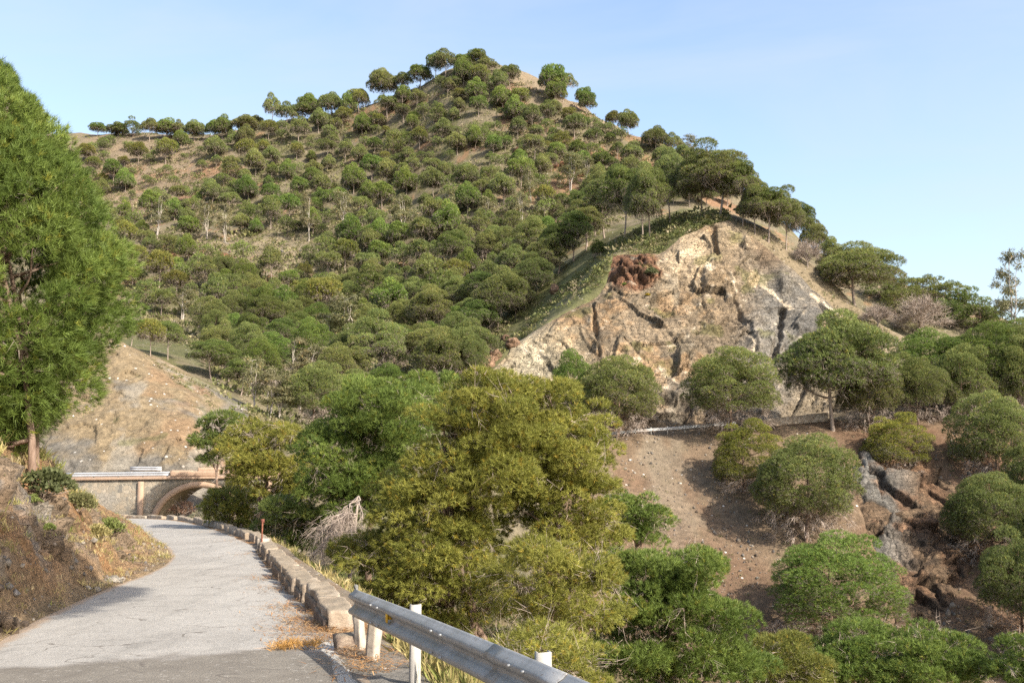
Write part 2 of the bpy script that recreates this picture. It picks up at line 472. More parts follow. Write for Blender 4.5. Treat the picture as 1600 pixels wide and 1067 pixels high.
# rock spur: face, crest, left and right flanks
cp((790, 600, 123), (800, 542, 131), (860, 502, 136), (925, 462, 141), (955, 400, 147), (1030, 398, 147), (1060, 374, 148), (1100, 354, 150), (1138, 345, 150), (1185, 378, 148), (1240, 422, 146), (1290, 470, 143), (1350, 520, 138), (1405, 556, 134), (1440, 600, 130),
   (860, 590, 126), (1000, 560, 128), (1000, 470, 138), (1100, 560, 128), (1100, 450, 140), (1200, 560, 130), (1200, 470, 139), (1300, 560, 131), (1000, 640, 120.5), (1100, 635, 121.5), (1220, 628, 122), (1320, 618, 123.5))
cp((765, 575, 140), (830, 505, 150), (900, 446, 158), (960, 392, 160), (1040, 352, 160), (1130, 333, 162), (930, 395, 172), (1000, 362, 172), (1100, 335, 175), (860, 455, 172), (800, 525, 160), (760, 560, 158),
   (1200, 366, 157), (1250, 396, 154), (1285, 418, 152), (1335, 478, 147), (1400, 522, 143), (1100, 330, 200), (1000, 355, 198))
cp((1440, 545, 145), (1520, 545, 140), (1600, 548, 138), (1750, 560, 135))
for px, py, D in ((1200, 366, 157), (1285, 418, 152), (1400, 522, 143)):
    a = at(px, py, D + 30); a[2] = at(px, py, D)[2] - 8; ctl.append(a)
cp((1330, 440, 230), (1390, 448, 230), (1470, 460, 230), (1540, 492, 222), (1600, 512, 215), (1800, 540, 215), (2100, 560, 215))
for px in (1390, 1600, 2000):
    a = at(px, 470, 300); a[2] -= 30; ctl.append(a)
    a = at(px, 470, 700); a[2] = -20; ctl.append(a)
# slope below the upper road, down to the ravine
cp((960, 760, 100), (1000, 740, 104), (1100, 760, 103), (1250, 750, 104), (1400, 730, 107), (1550, 720, 109), (1000, 850, 93), (1100, 850, 94), (1250, 850, 95), (1400, 850, 96), (1550, 850, 97), (1100, 950, 86), (1250, 950, 86.5), (1400, 950, 87), (1550, 950, 88),
   (1100, 1050, 79), (1300, 1050, 78.5), (1500, 1050, 78.5), (1750, 850, 99), (1750, 1000, 86), (1300, 1150, 71), (1500, 1150, 70), (1800, 1200, 68))
ctl += [np.array(p, float) for p in ((14, 56, -20.5), (24, 58, -22), (34, 60, -23), (46, 60, -24), (60, 62, -24), (30, 42, -21), (46, 42, -23), (70, 45, -24))]
# near side, sampled from the road corridor
for y0 in (3, 8, 14, 21, 29, 38, 48, 58, 67):
    k = int(np.argmin(np.abs(RC[:, 1] - y0) + (RC[:, 0] < -30) * 50)); p = RC[k]; tn = RC[min(k + 1, len(RC) - 1)] - RC[k - 1]; tn /= np.hypot(*tn); nr = np.array([tn[1], -tn[0]])
    for d in ((0, 2.5, 7, 14, 22, 32) if y0 < 40 else (0, 2.5, 7, 13)):
        q = p + nr * d
        if q[1] < 0: continue
        ctl.append(np.array([q[0], q[1], float(zroad(y0) - verge_drop(np.array(d), np.array(y0)))]))
    k = int(np.argmin(np.abs(LC[:, 1] - y0) + (LC[:, 0] < -32) * 50)); p = LC[k]; tn = LC[min(k + 1, len(LC) - 1)] - LC[k - 1]; tn /= np.hypot(*tn); nl = -np.array([tn[1], -tn[0]])
    for d in ((0, 1.6, 3, 6, 10, 20) if y0 < 50 else (0, 2, 5)):
        q = p + nl * d
        ctl.append(np.array([q[0], q[1], float(zroad(y0) + bank_h(np.array(d), np.array(y0)))]))
ctl += [np.array(p, float) for p in ((-34, 70, -5.6), (-42, 70, -5.6), (-42, 80, -5), (-40, 60, -4.5), (-60, 60, -2), (-60, 90, 4), (-70, 30, 4), (-25, 30, 0.5))]
CT = np.array(ctl)
# keep control points apart (the later of two that nearly coincide is dropped)
keep = []
for i, p in enumerate(CT):
    if all(np.hypot(*(p[:2] - CT[j][:2])) > 0.8 for j in keep): keep.append(i)
CT = CT[keep]
SC = 100.0
def _k(r2):
    return r2 ** 0.75
A = CT[:, :2] / SC
r2 = ((A[:, None] - A[None]) ** 2).sum(-1)
n = len(A)
Mx = np.zeros((n + 3, n + 3)); Mx[:n, :n] = _k(r2) + 0.0002 * np.eye(n)
Mx[:n, n] = 1; Mx[:n, n + 1:] = A; Mx[n, :n] = 1; Mx[n + 1:, :n] = A.T
W = np.linalg.solve(Mx, np.r_[CT[:, 2], 0, 0, 0])
def H(X, Y):
    x = np.ravel(X) / SC; y = np.ravel(Y) / SC
    o = np.zeros(len(x))
    for s in range(0, len(x), 20000):
        e = slice(s, s + 20000)
        q = (x[e, None] - A[None, :, 0]) ** 2 + (y[e, None] - A[None, :, 1]) ** 2
        o[e] = _k(q) @ W[:n] + W[n] + x[e] * W[n + 1] + y[e] * W[n + 2]
    return o.reshape(np.shape(X))

def inpoly(px, py, poly):
    """signed softness: inside test + distance in px to the outline (positive inside)"""
    poly = np.asarray(poly, float)
    ins = np.zeros(np.shape(px), bool); best = np.full(np.shape(px), 1e9)
    for (x0, y0), (x1, y1) in zip(poly, np.roll(poly, -1, 0)):
        c = ((y0 > py) != (y1 > py))
        xi = (x1 - x0) * (py - y0) / (y1 - y0 + 1e-12) + x0
        ins ^= c & (px < xi)
        ab2 = (x1 - x0) ** 2 + (y1 - y0) ** 2
        t = np.clip(((px - x0) * (x1 - x0) + (py - y0) * (y1 - y0)) / ab2, 0, 1)
        best = np.minimum(best, np.hypot(px - x0 - t * (x1 - x0), py - y0 - t * (y1 - y0)))
    return np.where(ins, best, -best)
ROCK_POLY = [(765, 585), (800, 538), (860, 500), (930, 463), (948, 440), (958, 398), (1030, 396), (1060, 372), (1100, 352), (1138, 343), (1185, 376), (1240, 420), (1290, 470), (1350, 520), (1402, 556), (1430, 605), (1420, 632), (1300, 650), (1210, 660), (1130, 667), (1000, 674), (920, 678), (850, 660), (785, 620)]

# ---------------------------------------------------------------- colours of the ground (albedo only)
def ground_colour(P, px, py):
    n1 = fbm(P, 14, 4, 3); n2 = fbm(P, 4, 4, 9); n3 = fbm(P, 34, 3, 21); n4 = fbm(P, 1.3, 3, 33)
    Y = P[:, 1] + 7 * n1 + 3 * n2; px = px + 60 * n1 + 30 * n2
    c = np.tile(np.array([0.20, 0.165, 0.105]), (len(P), 1))
    c = mixc(c, (0.135, 0.125, 0.055), sstep(-0.1, 0.35, n2 + 0.4 * n4))
    c = mixc(c, (0.25, 0.165, 0.105), sstep(0.15, 0.5, n1 + 0.3 * n4) * 0.7)
    # bare earth high on the left ridge and by the summit
    bare = np.maximum(sstep(60, -30, -inpoly(px, py, [(140, 215), (320, 220), (330, 260), (230, 330), (150, 330)])), 0.8 * sstep(20, -10, -inpoly(px, py, [(780, 100), (860, 130), (960, 195), (930, 215), (840, 150), (780, 130)]))) * (Y > 220)
    c = mixc(c, (0.27, 0.20, 0.135), bare * (0.55 + 0.4 * sstep(-0.3, 0.3, n2)))
    scree = sstep(30, -15, -inpoly(px, py, [(270, 400), (330, 372), (470, 370), (480, 400), (450, 470), (400, 500), (330, 470)])) * (Y > 170)
    c = mixc(c, (0.34, 0.265, 0.175), scree * sstep(-0.35, 0.25, n2) * 0.85)
    c = mixc(c, (0.33, 0.155, 0.08), np.clip(scree + 0.35 * (Y > 170), 0, 1) * sstep(0.22, 0.42, n1 + 0.5 * n4))
    # lower gully greener
    c = mixc(c, (0.10, 0.11, 0.042), sstep(235, 165, Y) * (Y > 112) * sstep(-0.4, 0.2, n1) * (1 - scree) * 0.8)
    # grassy back of the spur
    spur = ((px > 760) & (px < 1160) & (Y > 128) & (Y < 190)).astype(float)
    c = mixc(c, (0.145, 0.150, 0.055), spur * (0.6 + 0.4 * n4))
    c = mixc(c, (0.23, 0.185, 0.11), spur * sstep(0.1, 0.4, n2) * 0.8)
    rf = ((px > 1140) & (px < 1500) & (Y > 118) & (Y < 160)).astype(float)
    c = mixc(c, (0.25, 0.19, 0.125), rf * 0.8)
    # slope below the upper road
    op = sstep(700, 690, -P[:, 1] * 0 + 690) * (Y > 60) * (Y < 118) * (px > 860)
    oc = np.tile(np.array([0.198, 0.140, 0.090]), (len(P), 1))
    oc = mixc(oc, (0.172, 0.104, 0.064), sstep(-0.05, 0.4, n1 + 0.3 * n2) * 0.8)
    oc = mixc(oc, (0.235, 0.19, 0.135), sstep(0.0, 0.35, fbm(P * (1, .3, .3), 3.0, 4, 55)) * sstep(1250, 1000, px) * 0.8)
    oc = mixc(oc, (0.14, 0.11, 0.07), sstep(0.2, 0.5, n4) * 0.5)
    oc = mixc(oc, (0.165, 0.095, 0.058), sstep(1330, 1480, px) * sstep(-0.3, 0.2, n2) * 0.6)
    c = c + (oc - c) * np.asarray(op)[:, None]
    # cut slope behind the bridge
    cs = ((px < 400) & (Y > 80) & (Y < 112)).astype(float)
    k = np.tile(np.array([0.250, 0.190, 0.115]), (len(P), 1))
    k = mixc(k, (0.19, 0.170, 0.140), sstep(0, 0.35, fbm(P, 7, 4, 71) + (py - 640) / 260.))
    k = mixc(k, (0.27, 0.165, 0.10), sstep(0.2, 0.45, fbm(P, 6, 4, 73) + (px - 240) / 700.) * 0.75)
    k = mixc(k, (0.33, 0.29, 0.23), sstep(0.22, 0.42, fbm(P * (1.6, 1, .6), 5, 5, 77)) * 0.8)
    k = mixc(k, (0.15, 0.145, 0.06), sstep(0.2, 0.42, fbm(P, 2.2, 3, 79) + (px - 280) / 900. - (py - 600) / 900.) * 0.7)
    c = c + (k - c) * cs[:, None]
    # near ravine side: scrubby
    nr = ((Y < 62) & (px > 300)).astype(float)
    c = mixc(c, (0.15, 0.12, 0.065), nr * 0.8)
    return np.clip(c * (1 + 0.25 * n4)[:, None], 0.01, 0.8)

M_ground = mat_ground("hill_ground", 1.6, 0.25, speck=0.05, speck_scale=2.6, contrast=0.45)
cols = np.r_[np.linspace(-1000, -120, 90), np.arange(-110, 1700, 3.6), np.linspace(1710, 2600, 90)]
rows = np.r_[np.linspace(-4, 5, 8)[:-1], 5 * 1.024 ** np.arange(0, 104), np.arange(59.5, 112, 0.62), np.arange(112, 165, 0.42), np.arange(165, 420, 1.5), np.arange(422, 900, 14)]
gx = (cols - 800) / FPX
Yg = np.repeat(rows[:, None], len(cols), 1)
Xg = gx[None, :] * (np.maximum(Yg, 0) + 14)
Zg = H(Xg, Yg)
dR = sdist(RC, Xg[Yg[:, 0] < 100], Yg[Yg[:, 0] < 100]); dL = -sdist(LC, Xg[Yg[:, 0] < 100], Yg[Yg[:, 0] < 100])
nb = (Yg[:, 0] < 100)
low = np.zeros_like(Zg)
yb = Yg[nb]; 
lowb = np.minimum(sstep(4.6, 3.4, dR), sstep(8.5, 7.0, dL)) * sstep(80, 76, yb)
low[nb] = lowb
P = np.stack([Xg, Yg, Zg], -1).reshape(-1, 3)
amp = 0.012 * np.clip(P[:, 1], 20, 260) 
rough = fbm(P, 22, 5, 101) * amp * 1.0 + fbm(P, 5, 4, 111) * np.clip(P[:, 1] * 0.0035, 0.08, 0.7)
gpx, gpy = proj(P)
# bedrock ledges on the bare slopes
f1, f2, rr, off = voronoi(P * (1, 1, 0.8), 2.4, 131)
ledge = (rr[:, 0] - 0.5) * 1.0 + (off * (rr - 0.5)).sum(1) * 0.9
cutm = ((gpx < 400) & (P[:, 1] > 85) & (P[:, 1] < 108)) * 0.55
rockr = sstep(25, -25, -inpoly(gpx, gpy, [(1335, 700), (1400, 690), (1480, 720), (1510, 790), (1500, 850), (1450, 930), (1390, 940), (1380, 870), (1340, 800)])) * ((P[:, 1] > 70) & (P[:, 1] < 116)) * 1.0
rough = rough + ledge * cutm * 0.3
# the ravine ground is left calm near the camera, benches stay level
bench = np.exp(-((P[:, 2] - 2.0) / 2.5) ** 2) * ((P[:, 1] > 106) & (P[:, 1] < 122) & (gpx > 840))
calm = sstep(8, 30, P[:, 1]) * (1 - 0.8 * bench)
ZZ = P[:, 2] + rough * calm
rk = inpoly(gpx, gpy, ROCK_POLY)
inrock = (P[:, 1] > 117) & (P[:, 1] < 153)
ZZ -= (2.2 + 3.0 * sstep(10, 40, rk)) * sstep(-2, 14, rk) * inrock
ZZ -= 0.9 * low.ravel()
for _p, _ya, _yb in (([(1330, 712), (1360, 690), (1420, 700), (1480, 735), (1520, 790), (1540, 860), (1490, 940), (1440, 1000), (1400, 985), (1385, 900), (1350, 830), (1330, 770)], 76, 113), ([(50, 500), (130, 522), (190, 538), (250, 576), (300, 612), (338, 650), (352, 700), (340, 742), (50, 742), (-150, 742), (-150, 520)], 83, 108)):
    ZZ -= 1.5 * sstep(2, 22, inpoly(gpx, gpy, _p)) * ((P[:, 1] > _ya) & (P[:, 1] < _yb))
gcol = ground_colour(P, gpx, gpy)
P[:, 2] = ZZ
TF = grid_faces(len(rows), len(cols))
terrain = link("terrain", mesh_np("terrain", P, TF, [M_ground], col=gcol, smooth=True), kind='structure')
BVH = BVHTree.FromPolygons([tuple(v) for v in P.tolist()], TF.tolist())
def hit_px(px, py):
    a, dy, dz = ray(px, py)
    h = BVH.ray_cast(Vector((0, 0, 0)), Vector((float(a), float(dy), float(dz))).normalized())
    return None if h[0] is None else np.array(h[0])
def ground_z(x, y):
    h = BVH.ray_cast(Vector((x, y, 400)), Vector((0, 0, -1)))
    return float(h[0].z) if h[0] is not None else float(H(np.array([x]), np.array([y]))[0])
print("terrain", round(time.time() - T0, 1))

# ================================================================ ROCK FACE
rx = np.arange(735, 1460, 1.7); ry = np.arange(115.5, 153.5, 0.155)
Yr = np.repeat(ry[:, None], len(rx), 1); Xr = (rx[None] - 800) / FPX * (Yr + 3)
Zr = H(Xr, Yr)
P = np.stack([Xr, Yr, Zr], -1)
du = np.gradient(P, axis=1); dv = np.gradient(P, axis=0)
N = np.cross(du.reshape(-1, 3), dv.reshape(-1, 3)); N /= np.linalg.norm(N, axis=1)[:, None] + 1e-9
N = N * 0.75 + np.array([0, -0.5, 0.1]); N /= np.linalg.norm(N, axis=1)[:, None]
P = P.reshape(-1, 3)
rpx, rpy = proj(P)
edge = inpoly(rpx, rpy, ROCK_POLY) + 5 * fbm(P, 3, 3, 207)
ins = sstep(-3, 22, edge)
# strata frame: beds dip steeply to the right on the right half, to the left on the left half
dip = np.where(rpx > 1060, -0.9, 0.75)
Q = np.stack([P[:, 0] + dip * P[:, 2], P[:, 1] * 0.7, P[:, 2] * 0.55 - 0.3 * dip * P[:, 0]], 1)
Q = Q + 1.2 * np.stack([fbm(P, 6, 3, 211), fbm(P, 6, 3, 212), fbm(P, 6, 3, 213)], 1)
a1, a2, r1, o1 = voronoi(Q, 6.5, 221)
b1, b2, r2_, o2 = voronoi(Q, 2.4, 231)
c1, c2, r3, o3 = voronoi(Q, 0.9, 241)
busy = 0.25 + 0.75 * sstep(-0.15, 0.3, fbm(P, 9, 3, 219))
disp = (r1[:, 0] - 0.5) * 0.8 + (o1 * (r1 - 0.5)).sum(1) * 0.5
disp += ((r2_[:, 0] - 0.5) * 0.6 + (o2 * (r2_ - 0.5)).sum(1) * 0.65) * busy
disp += ((r3[:, 0] - 0.5) * 0.26 + (o3 * (r3 - 0.5)).sum(1) * 0.6) * busy
disp += fbm(Q * (1, 1, 3), 1.4, 4, 251) * 0.45 + fbm(P, 12, 3, 252) * 1.2 + fbm(P, 4.5, 3, 253) * 0.5 + fbm(Q * (1, 1, 2.2), 0.7, 3, 254) * 0.26 + (np.abs(fbm(Q * (0.5, 1, 2.2), 1.9, 4, 255)) < 0.025) * -0.28
def dent(x0, y0, x1, y1, w, depth):
    """a crack or gully along a line given in photograph pixels"""
    t = np.clip(((rpx - x0) * (x1 - x0) + (rpy - y0) * (y1 - y0)) / ((x1 - x0) ** 2 + (y1 - y0) ** 2), 0, 1)
    d = np.hypot(rpx - x0 - t * (x1 - x0), rpy - y0 - t * (y1 - y0)) + 7 * fbm(P, 1.6, 4, 261)
    return depth * sstep(w, w * 0.35, d)
disp -= dent(1112, 355, 1122, 398, 6, 1.4) + dent(1095, 425, 1098, 480, 4, 0.5) + dent(1226, 480, 1208, 560, 8, 1.6) + dent(926, 480, 932, 520, 4, 0.9)
disp -= dent(1300, 610, 1240, 615, 60, 1.6) + dent(1040, 640, 1065, 640, 24, 2.0) + dent(960, 655, 930, 655, 22, 1.8) + dent(1150, 470, 1180, 555, 5, 0.4)
disp -= dent(948, 452, 950, 420, 6, 1.2) + dent(1025, 470, 1062, 470, 4, 0.4) + dent(1120, 400, 1180, 545, 4, 0.4) + dent(932, 520, 940, 580, 3, 0.5) + dent(900, 560, 915, 600, 3, 0.5)
oz = sstep(1.15, 0.85, np.hypot((rpx - 988) / 44, (rpy - 420) / 36) + 0.3 * fbm(P, 2, 3, 281))
d1, d2, rd, od = voronoi(np.stack([P[:, 0] * 1.2 + .5 * P[:, 2], P[:, 1], P[:, 2] * 0.6], 1) + 0.25 * np.stack([fbm(P, 1, 3, 282 + j) for j in range(3)], 1), 1.25, 285)
disp += oz * ((rd[:, 0] - .5) * 1.0 + (od * (rd - .5)).sum(1) * 1.0 - 0.35 * sstep(0.14, 0.0, d2 - d1))
def lump(x0, y0, rx_, ry_, h):
    return h * sstep(1.0, 0.45, np.hypot((rpx - x0) / rx_, (rpy - y0) / ry_) + 0.2 * fbm(P, 2, 3, 271))
disp += lump(1190, 520, 42, 42, 1.3) + lump(1260, 500, 34, 30, 1.2) + lump(1120, 470, 36, 60, 0.9) + lump(990, 420, 44, 34, 0.8) + lump(1100, 620, 60, 40, 0.8) + lump(960, 560, 40, 60, 0.6) + lump(1230, 430, 20, 30, 1.2)
P2 = P + N * (disp * ins * 0.9)[:, None]
P2[:, 2] -= 2.6 * sstep(2, -10, edge)
# colours of the rock
m1 = fbm(P, 8, 4, 301); m2 = fbm(Q, 3.0, 5, 302); m3 = fbm(P, 1.2, 4, 303); m4 = fbm(P, 16, 3, 304)
rc = np.tile(np.array([0.285, 0.235, 0.175]), (len(P), 1))
rc = mixc(rc, (0.215, 0.185, 0.140), sstep(-0.15, 0.3, m2))
rc = mixc(rc, (0.31, 0.215, 0.13), sstep(0.05, 0.35, m1 + 0.4 * m3) * 0.8)
def region(x0, y0, rx_, ry_, soft=0.6, k=0.5):
    return sstep(1 + soft, 1 - soft, np.hypot((rpx - x0) / rx_, (rpy - y0) / ry_) + k * m1 + 0.4 * m3)
rc = mixc(rc, (0.46, 0.40, 0.29), region(830, 545, 75, 55) * (0.5 + 0.5 * sstep(-0.3, 0.3, m3)))
rc = mixc(rc, (0.37, 0.37, 0.31), region(830, 570, 45, 30) * 0.5)
rc = mixc(rc, (0.42, 0.345, 0.25), region(1080, 400, 70, 50) * (0.45 + 0.55 * sstep(-0.3, 0.2, m2)))
rc = mixc(rc, (0.44, 0.385, 0.30), region(1070, 440, 30, 50) * sstep(-0.2, 0.2, m2) * 0.8)
rc = mixc(rc, (0.20, 0.105, 0.066), oz * 0.9); rc = mixc(rc, (0.05, 0.035, 0.03), oz * sstep(0.10, 0.0, d2 - d1) * 0.8)
rc = mixc(rc, (0.205, 0.205, 0.20), region(1215, 500, 80, 75) * 0.9)
rc = mixc(rc, (0.13, 0.132, 0.135), region(1240, 520, 60, 60) * sstep(-0.1, 0.25, m2) * 0.8)
rc = mixc(rc, (0.22, 0.215, 0.205), region(1170, 590, 80, 50) * 0.7)
rc = mixc(rc, (0.20, 0.19, 0.175), region(1110, 625, 90, 35) * 0.8)
rc = mixc(rc, (0.23, 0.175, 0.115), region(1130, 480, 45, 60) * 0.7)
rc = mixc(rc, (0.16, 0.105, 0.065), region(1210, 388, 30, 24) * 0.5)
# pale quartz veins and blocks
for x0, y0, x1, y1, w in ((1190, 438, 1238, 480, 4), (1270, 458, 1320, 505, 4), (1192, 420, 1200, 440, 4), (1140, 430, 1150, 455, 3), (1170, 535, 1192, 580, 3.5), (1105, 415, 1110, 425, 5), (1385, 545, 1408, 570, 4)):
    v = dent(x0, y0, x1, y1, w, 1.0)
    rc = mixc(rc, (0.62, 0.55, 0.44), v * 0.9)
rc = mixc(rc, (0.66, 0.52, 0.40), sstep(1.05, 0.9, np.maximum(np.abs((rpx - 1180) * 0.9 + (rpy - 431) * 0.3) / 9, np.abs((rpy - 432) - 0.3 * (rpx - 1180)) / 10)))
rc = mixc(rc, (0.58, 0.53, 0.45), sstep(0.36, 0.46, fbm(Q * (1, 1, 2.5), 1.6, 4, 310)) * 0.5)
rc = mixc(rc, (0.07, 0.06, 0.05), 0.5 * np.maximum(sstep(0.06, 0.0, a2 - a1), 0.7 * sstep(0.05, 0.0, b2 - b1)))
rc = mixc(rc, (0.15, 0.155, 0.06), sstep(0.25, 0.42, fbm(P, 3.5, 4, 320)) * 0.55 * sstep(640, 560, rpy))
rc = np.clip(rc * np.array([1.20, 1.11, 0.98]) * (1 + 0.3 * m3)[:, None], 0.01, 0.85)
M_rock = mat_rock("cut_rock")
RF = grid_faces(len(ry), len(rx))
kf = (edge[RF].max(1) > -9)
rock_face = link("rock_face", mesh_np("rock_face", P2, RF[kf], [M_rock], col=rc), kind='structure')
BVH_ROCK = BVHTree.FromPolygons([tuple(v) for v in P2.tolist()], RF[kf].tolist())
def rock_patch(name, x0, x1, y0, y1, dx, dy, poly, colour, big, seed, sink=1.2, nrm=(0, -0.6, 0.7), mat=None):
    mat = mat or M_rock
    xs = np.arange(x0, x1, dx); ys = np.arange(y0, y1, dy)
    Yp = np.repeat(ys[:, None], len(xs), 1); Xp = (xs[None] - 800) / FPX * (Yp + 3)
    P = np.stack([Xp, Yp, H(Xp, Yp)], -1).reshape(-1, 3)
    px, py = proj(P)
    e = inpoly(px, py, poly) + 12 * fbm(P, 3, 4, seed)
    Q = np.stack([P[:, 0] + 0.5 * P[:, 2], P[:, 1] * 0.8, P[:, 2] * 0.7 - 0.4 * P[:, 0]], 1) + 0.6 * np.stack([fbm(P, 3, 3, seed + j) for j in range(3)], 1)
    a1, a2, r1, o1 = voronoi(Q, 3.0, seed + 5); b1, b2, r2, o2 = voronoi(Q, 1.1, seed + 6); q1, q2, r3, o3 = voronoi(Q, 0.45, seed + 7)
    busy = sstep(-0.2, 0.25, fbm(P, 5, 3, seed + 8))
    d = ((r1[:, 0] - .5) * 1.1 + (o1 * (r1 - .5)).sum(1) * 0.6) + ((r2[:, 0] - .5) * 0.55 + (o2 * (r2 - .5)).sum(1) * 0.7) * (.3 + .7 * busy) + ((r3[:, 0] - .5) * .2 + (o3 * (r3 - .5)).sum(1) * .6) * busy
    d += 0.35 * fbm(Q * (1, 1, 2.4), 1.2, 4, seed + 9) - (0.25 if big > 1 else 0.0) * sstep(0.1, 0, a2 - a1)
    V = P + np.array(nrm) * (d * big * sstep(-4, 18, e))[:, None]
    V[:, 2] -= sink * sstep(4, -12, e)
    c = colour(P, px, py, fbm(P, 3, 4, seed + 11), fbm(P, 0.8, 4, seed + 12), r1)
    c = mixc(c, (0.05, 0.04, 0.033), (0.6 * sstep(0.07, 0, a2 - a1) + 0.35 * sstep(0.06, 0, b2 - b1) * busy) * (1.0 if big > 1 else 0.12))
    F = grid_faces(len(ys), len(xs)); F = F[e[F].max(1) > -12]
    return link(name, mesh_np(name, V, F, [mat], col=np.clip(c, .01, .8)), kind='structure')
LEDGE = [(1330, 712), (1360, 690), (1420, 700), (1480, 735), (1520, 790), (1540, 860), (1490, 940), (1440, 1000), (1400, 985), (1385, 900), (1350, 830), (1330, 770)]
def ledge_col(P, px, py, n1, n2, r1):
    c = np.tile(np.array([0.195, 0.132, 0.082]), (len(P), 1))
    c = mixc(c, (0.205, 0.19, 0.165), sstep(0.45, 0.75, r1[:, 1]) * sstep(1450, 1380, px))
    c = mixc(c, (0.25, 0.145, 0.085), sstep(0.0, 0.3, n1) * 0.8)
    return c * (1 + 0.4 * n2)[:, None]
rock_ledges = rock_patch("rock_ledges", 1290, 1560, 78, 112, 2.0, 0.14, LEDGE, ledge_col, 1.01, 901)
CUT = [(50, 500), (130, 522), (190, 538), (250, 576), (300, 612), (338, 650), (352, 700), (340, 742), (50, 742), (-150, 742), (-150, 520)]
def cut_col(P, px, py, n1, n2, r1):
    k = np.tile(np.array([0.250, 0.190, 0.115]), (len(P), 1))
    k = mixc(k, (0.18, 0.160, 0.130), sstep(0.0, 0.4, n1 + (py - 670) / 220.))
    k = mixc(k, (0.27, 0.175, 0.10), sstep(0.15, 0.45, fbm(P, 6, 4, 73) + (px - 240) / 600.) * 0.75)
    k = mixc(k, (0.30, 0.265, 0.21), sstep(0.25, 0.45, fbm(P * (1.6, 1, .6), 5, 5, 77)) * 0.7)
    k = mixc(k, (0.13, 0.125, 0.055), sstep(0.25, 0.45, fbm(P, 2.2, 3, 79) + (px - 280) / 900. - (py - 600) / 900.) * 0.6)
    return k * (1 + 0.4 * n2)[:, None]
M_cut = mat_ground("cut_slope_earth", 2.6, 0.30, speck=0.07, speck_scale=2.8, contrast=0.55)
cut_face = rock_patch("cut_slope", -160, 365, 83, 107, 2.0, 0.13, CUT, cut_col, 0.33, 931, 1.0, (0.1, -0.7, 0.6), M_cut)
print("rock", round(time.time() - T0, 1))
# ================================================================ ROAD, BANK, VERGE
def resample(C, s, n, pw=1.6, a=0.0, b=1.0):
    t = np.linspace(0, 1, n) ** pw
    q = (a + (b - a) * t) * s[-1]
    return np.stack([np.interp(q, s, C[:, 0]), np.interp(q, s, C[:, 1])], 1)
nr_, nc_ = 420, 46
RA = resample(RC, Rs, nr_); LA = resample(LC, Ls, nr_)
u = np.linspace(-0.02, 1.02, nc_)
XY = LA[:, None] + (RA - LA)[:, None] * u[None, :, None]
Z = zroad(XY[..., 1]) + 0.05 * (1 - (2 * u - 1) ** 2)[None]
P = np.concatenate([XY, Z[..., None]], -1).reshape(-1, 3)
P[:, 2] += 0.012 * fbm(P, 1.2, 3, 401) + 0.02 * fbm(P, 5, 2, 402)
def t_w(t, p):
    nz = t.n('ShaderNodeTexNoise'); nz.inputs['Scale'].default_value = 1.1; nz.inputs['Detail'].default_value = 5; t.l(p, nz.inputs['Vector'])
    m = t.n('ShaderNodeVectorMath', operation='MULTIPLY_ADD'); t.l(nz.outputs['Color'], m.inputs[0]); m.inputs[1].default_value = (1.6, 1.6, 0); t.l(p, m.inputs[2])
    return m.outputs[0]
t = NT("worn_asphalt"); p = t.pos()
sp = t.n('ShaderNodeSeparateXYZ'); t.l(p, sp.inputs[0])
big = t.noise(p, 0.35, 4, 0.6); mid = t.noise(p, 2.2, 5, 0.6); fine = t.noise(p, 38, 4, 0.8); agg = t.voro(p, 45); grit = t.voro(p, 26, out='Color')
base = t.ramp(t.math('ADD', t.math('MULTIPLY', big, 0.55), t.math('MULTIPLY', mid, 0.45)), [(0.33, (0.262, 0.244, 0.218)), (0.5, (0.308, 0.288, 0.258)), (0.68, (0.35, 0.328, 0.294))])
# streaks along the driving direction
mp = t.n('ShaderNodeMapping'); mp.inputs['Rotation'].default_value = (0, 0, R(-20)); mp.inputs['Scale'].default_value = (2.2, 0.25, 1); t.l(p, mp.inputs[0])
st = t.noise(mp.outputs[0], 1.0, 4, 0.6)
base = t.mix(t.rng(st, 0.52, 0.72, 0, 0.55), base, (0.19, 0.178, 0.16))
mp2 = t.n('ShaderNodeMapping'); mp2.inputs['Rotation'].default_value = (0, 0, R(12)); mp2.inputs['Scale'].default_value = (0.35, 2.4, 1); t.l(p, mp2.inputs[0])
st2 = t.noise(mp2.outputs[0], 1.3, 5, 0.65)
base = t.mix(t.rng(st2, 0.60, 0.70, 0, 0.5), base, (0.17, 0.158, 0.142))
stn = t.noise(p, 0.75, 5, 0.7, 1.5)
base = t.mix(t.rng(stn, 0.56, 0.66, 0, 0.30), base, (0.15, 0.14, 0.125))
base = t.mix(t.rng(stn, 0.42, 0.34, 0, 0.30), base, (0.36, 0.33, 0.29))
# older brown surface in the foreground, behind a wavy joint
wav = t.noise(p, 0.9, 4, 0.55)
edge_y = t.math('ADD', t.math('ADD', sp.outputs['Y'], t.math('MULTIPLY', wav, 1.5)), t.math('MULTIPLY', sp.outputs['X'], -0.40))
old = t.rng(edge_y, 13.30, 13.10)
brown = t.ramp(mid, [(0.3, (0.145, 0.128, 0.107)), (0.7, (0.19, 0.17, 0.142))])
base = t.mix(old, base, brown)
seam = t.math('MULTIPLY', t.rng(edge_y, 13.05, 13.2), t.rng(edge_y, 13.4, 13.2))
base = t.mix(t.math('MULTIPLY', seam, 0.5), base, (0.17, 0.15, 0.13))
gs = t.n('ShaderNodeSeparateColor'); t.l(grit, gs.inputs[0])
ck = t.voro(t_w(t, p), 0.55, 'DISTANCE_TO_EDGE')
base = t.mix(t.math('MULTIPLY', t.rng(ck, 0.014, 0.004), t.rng(mid, 0.46, 0.6)), base, (0.12, 0.105, 0.09))
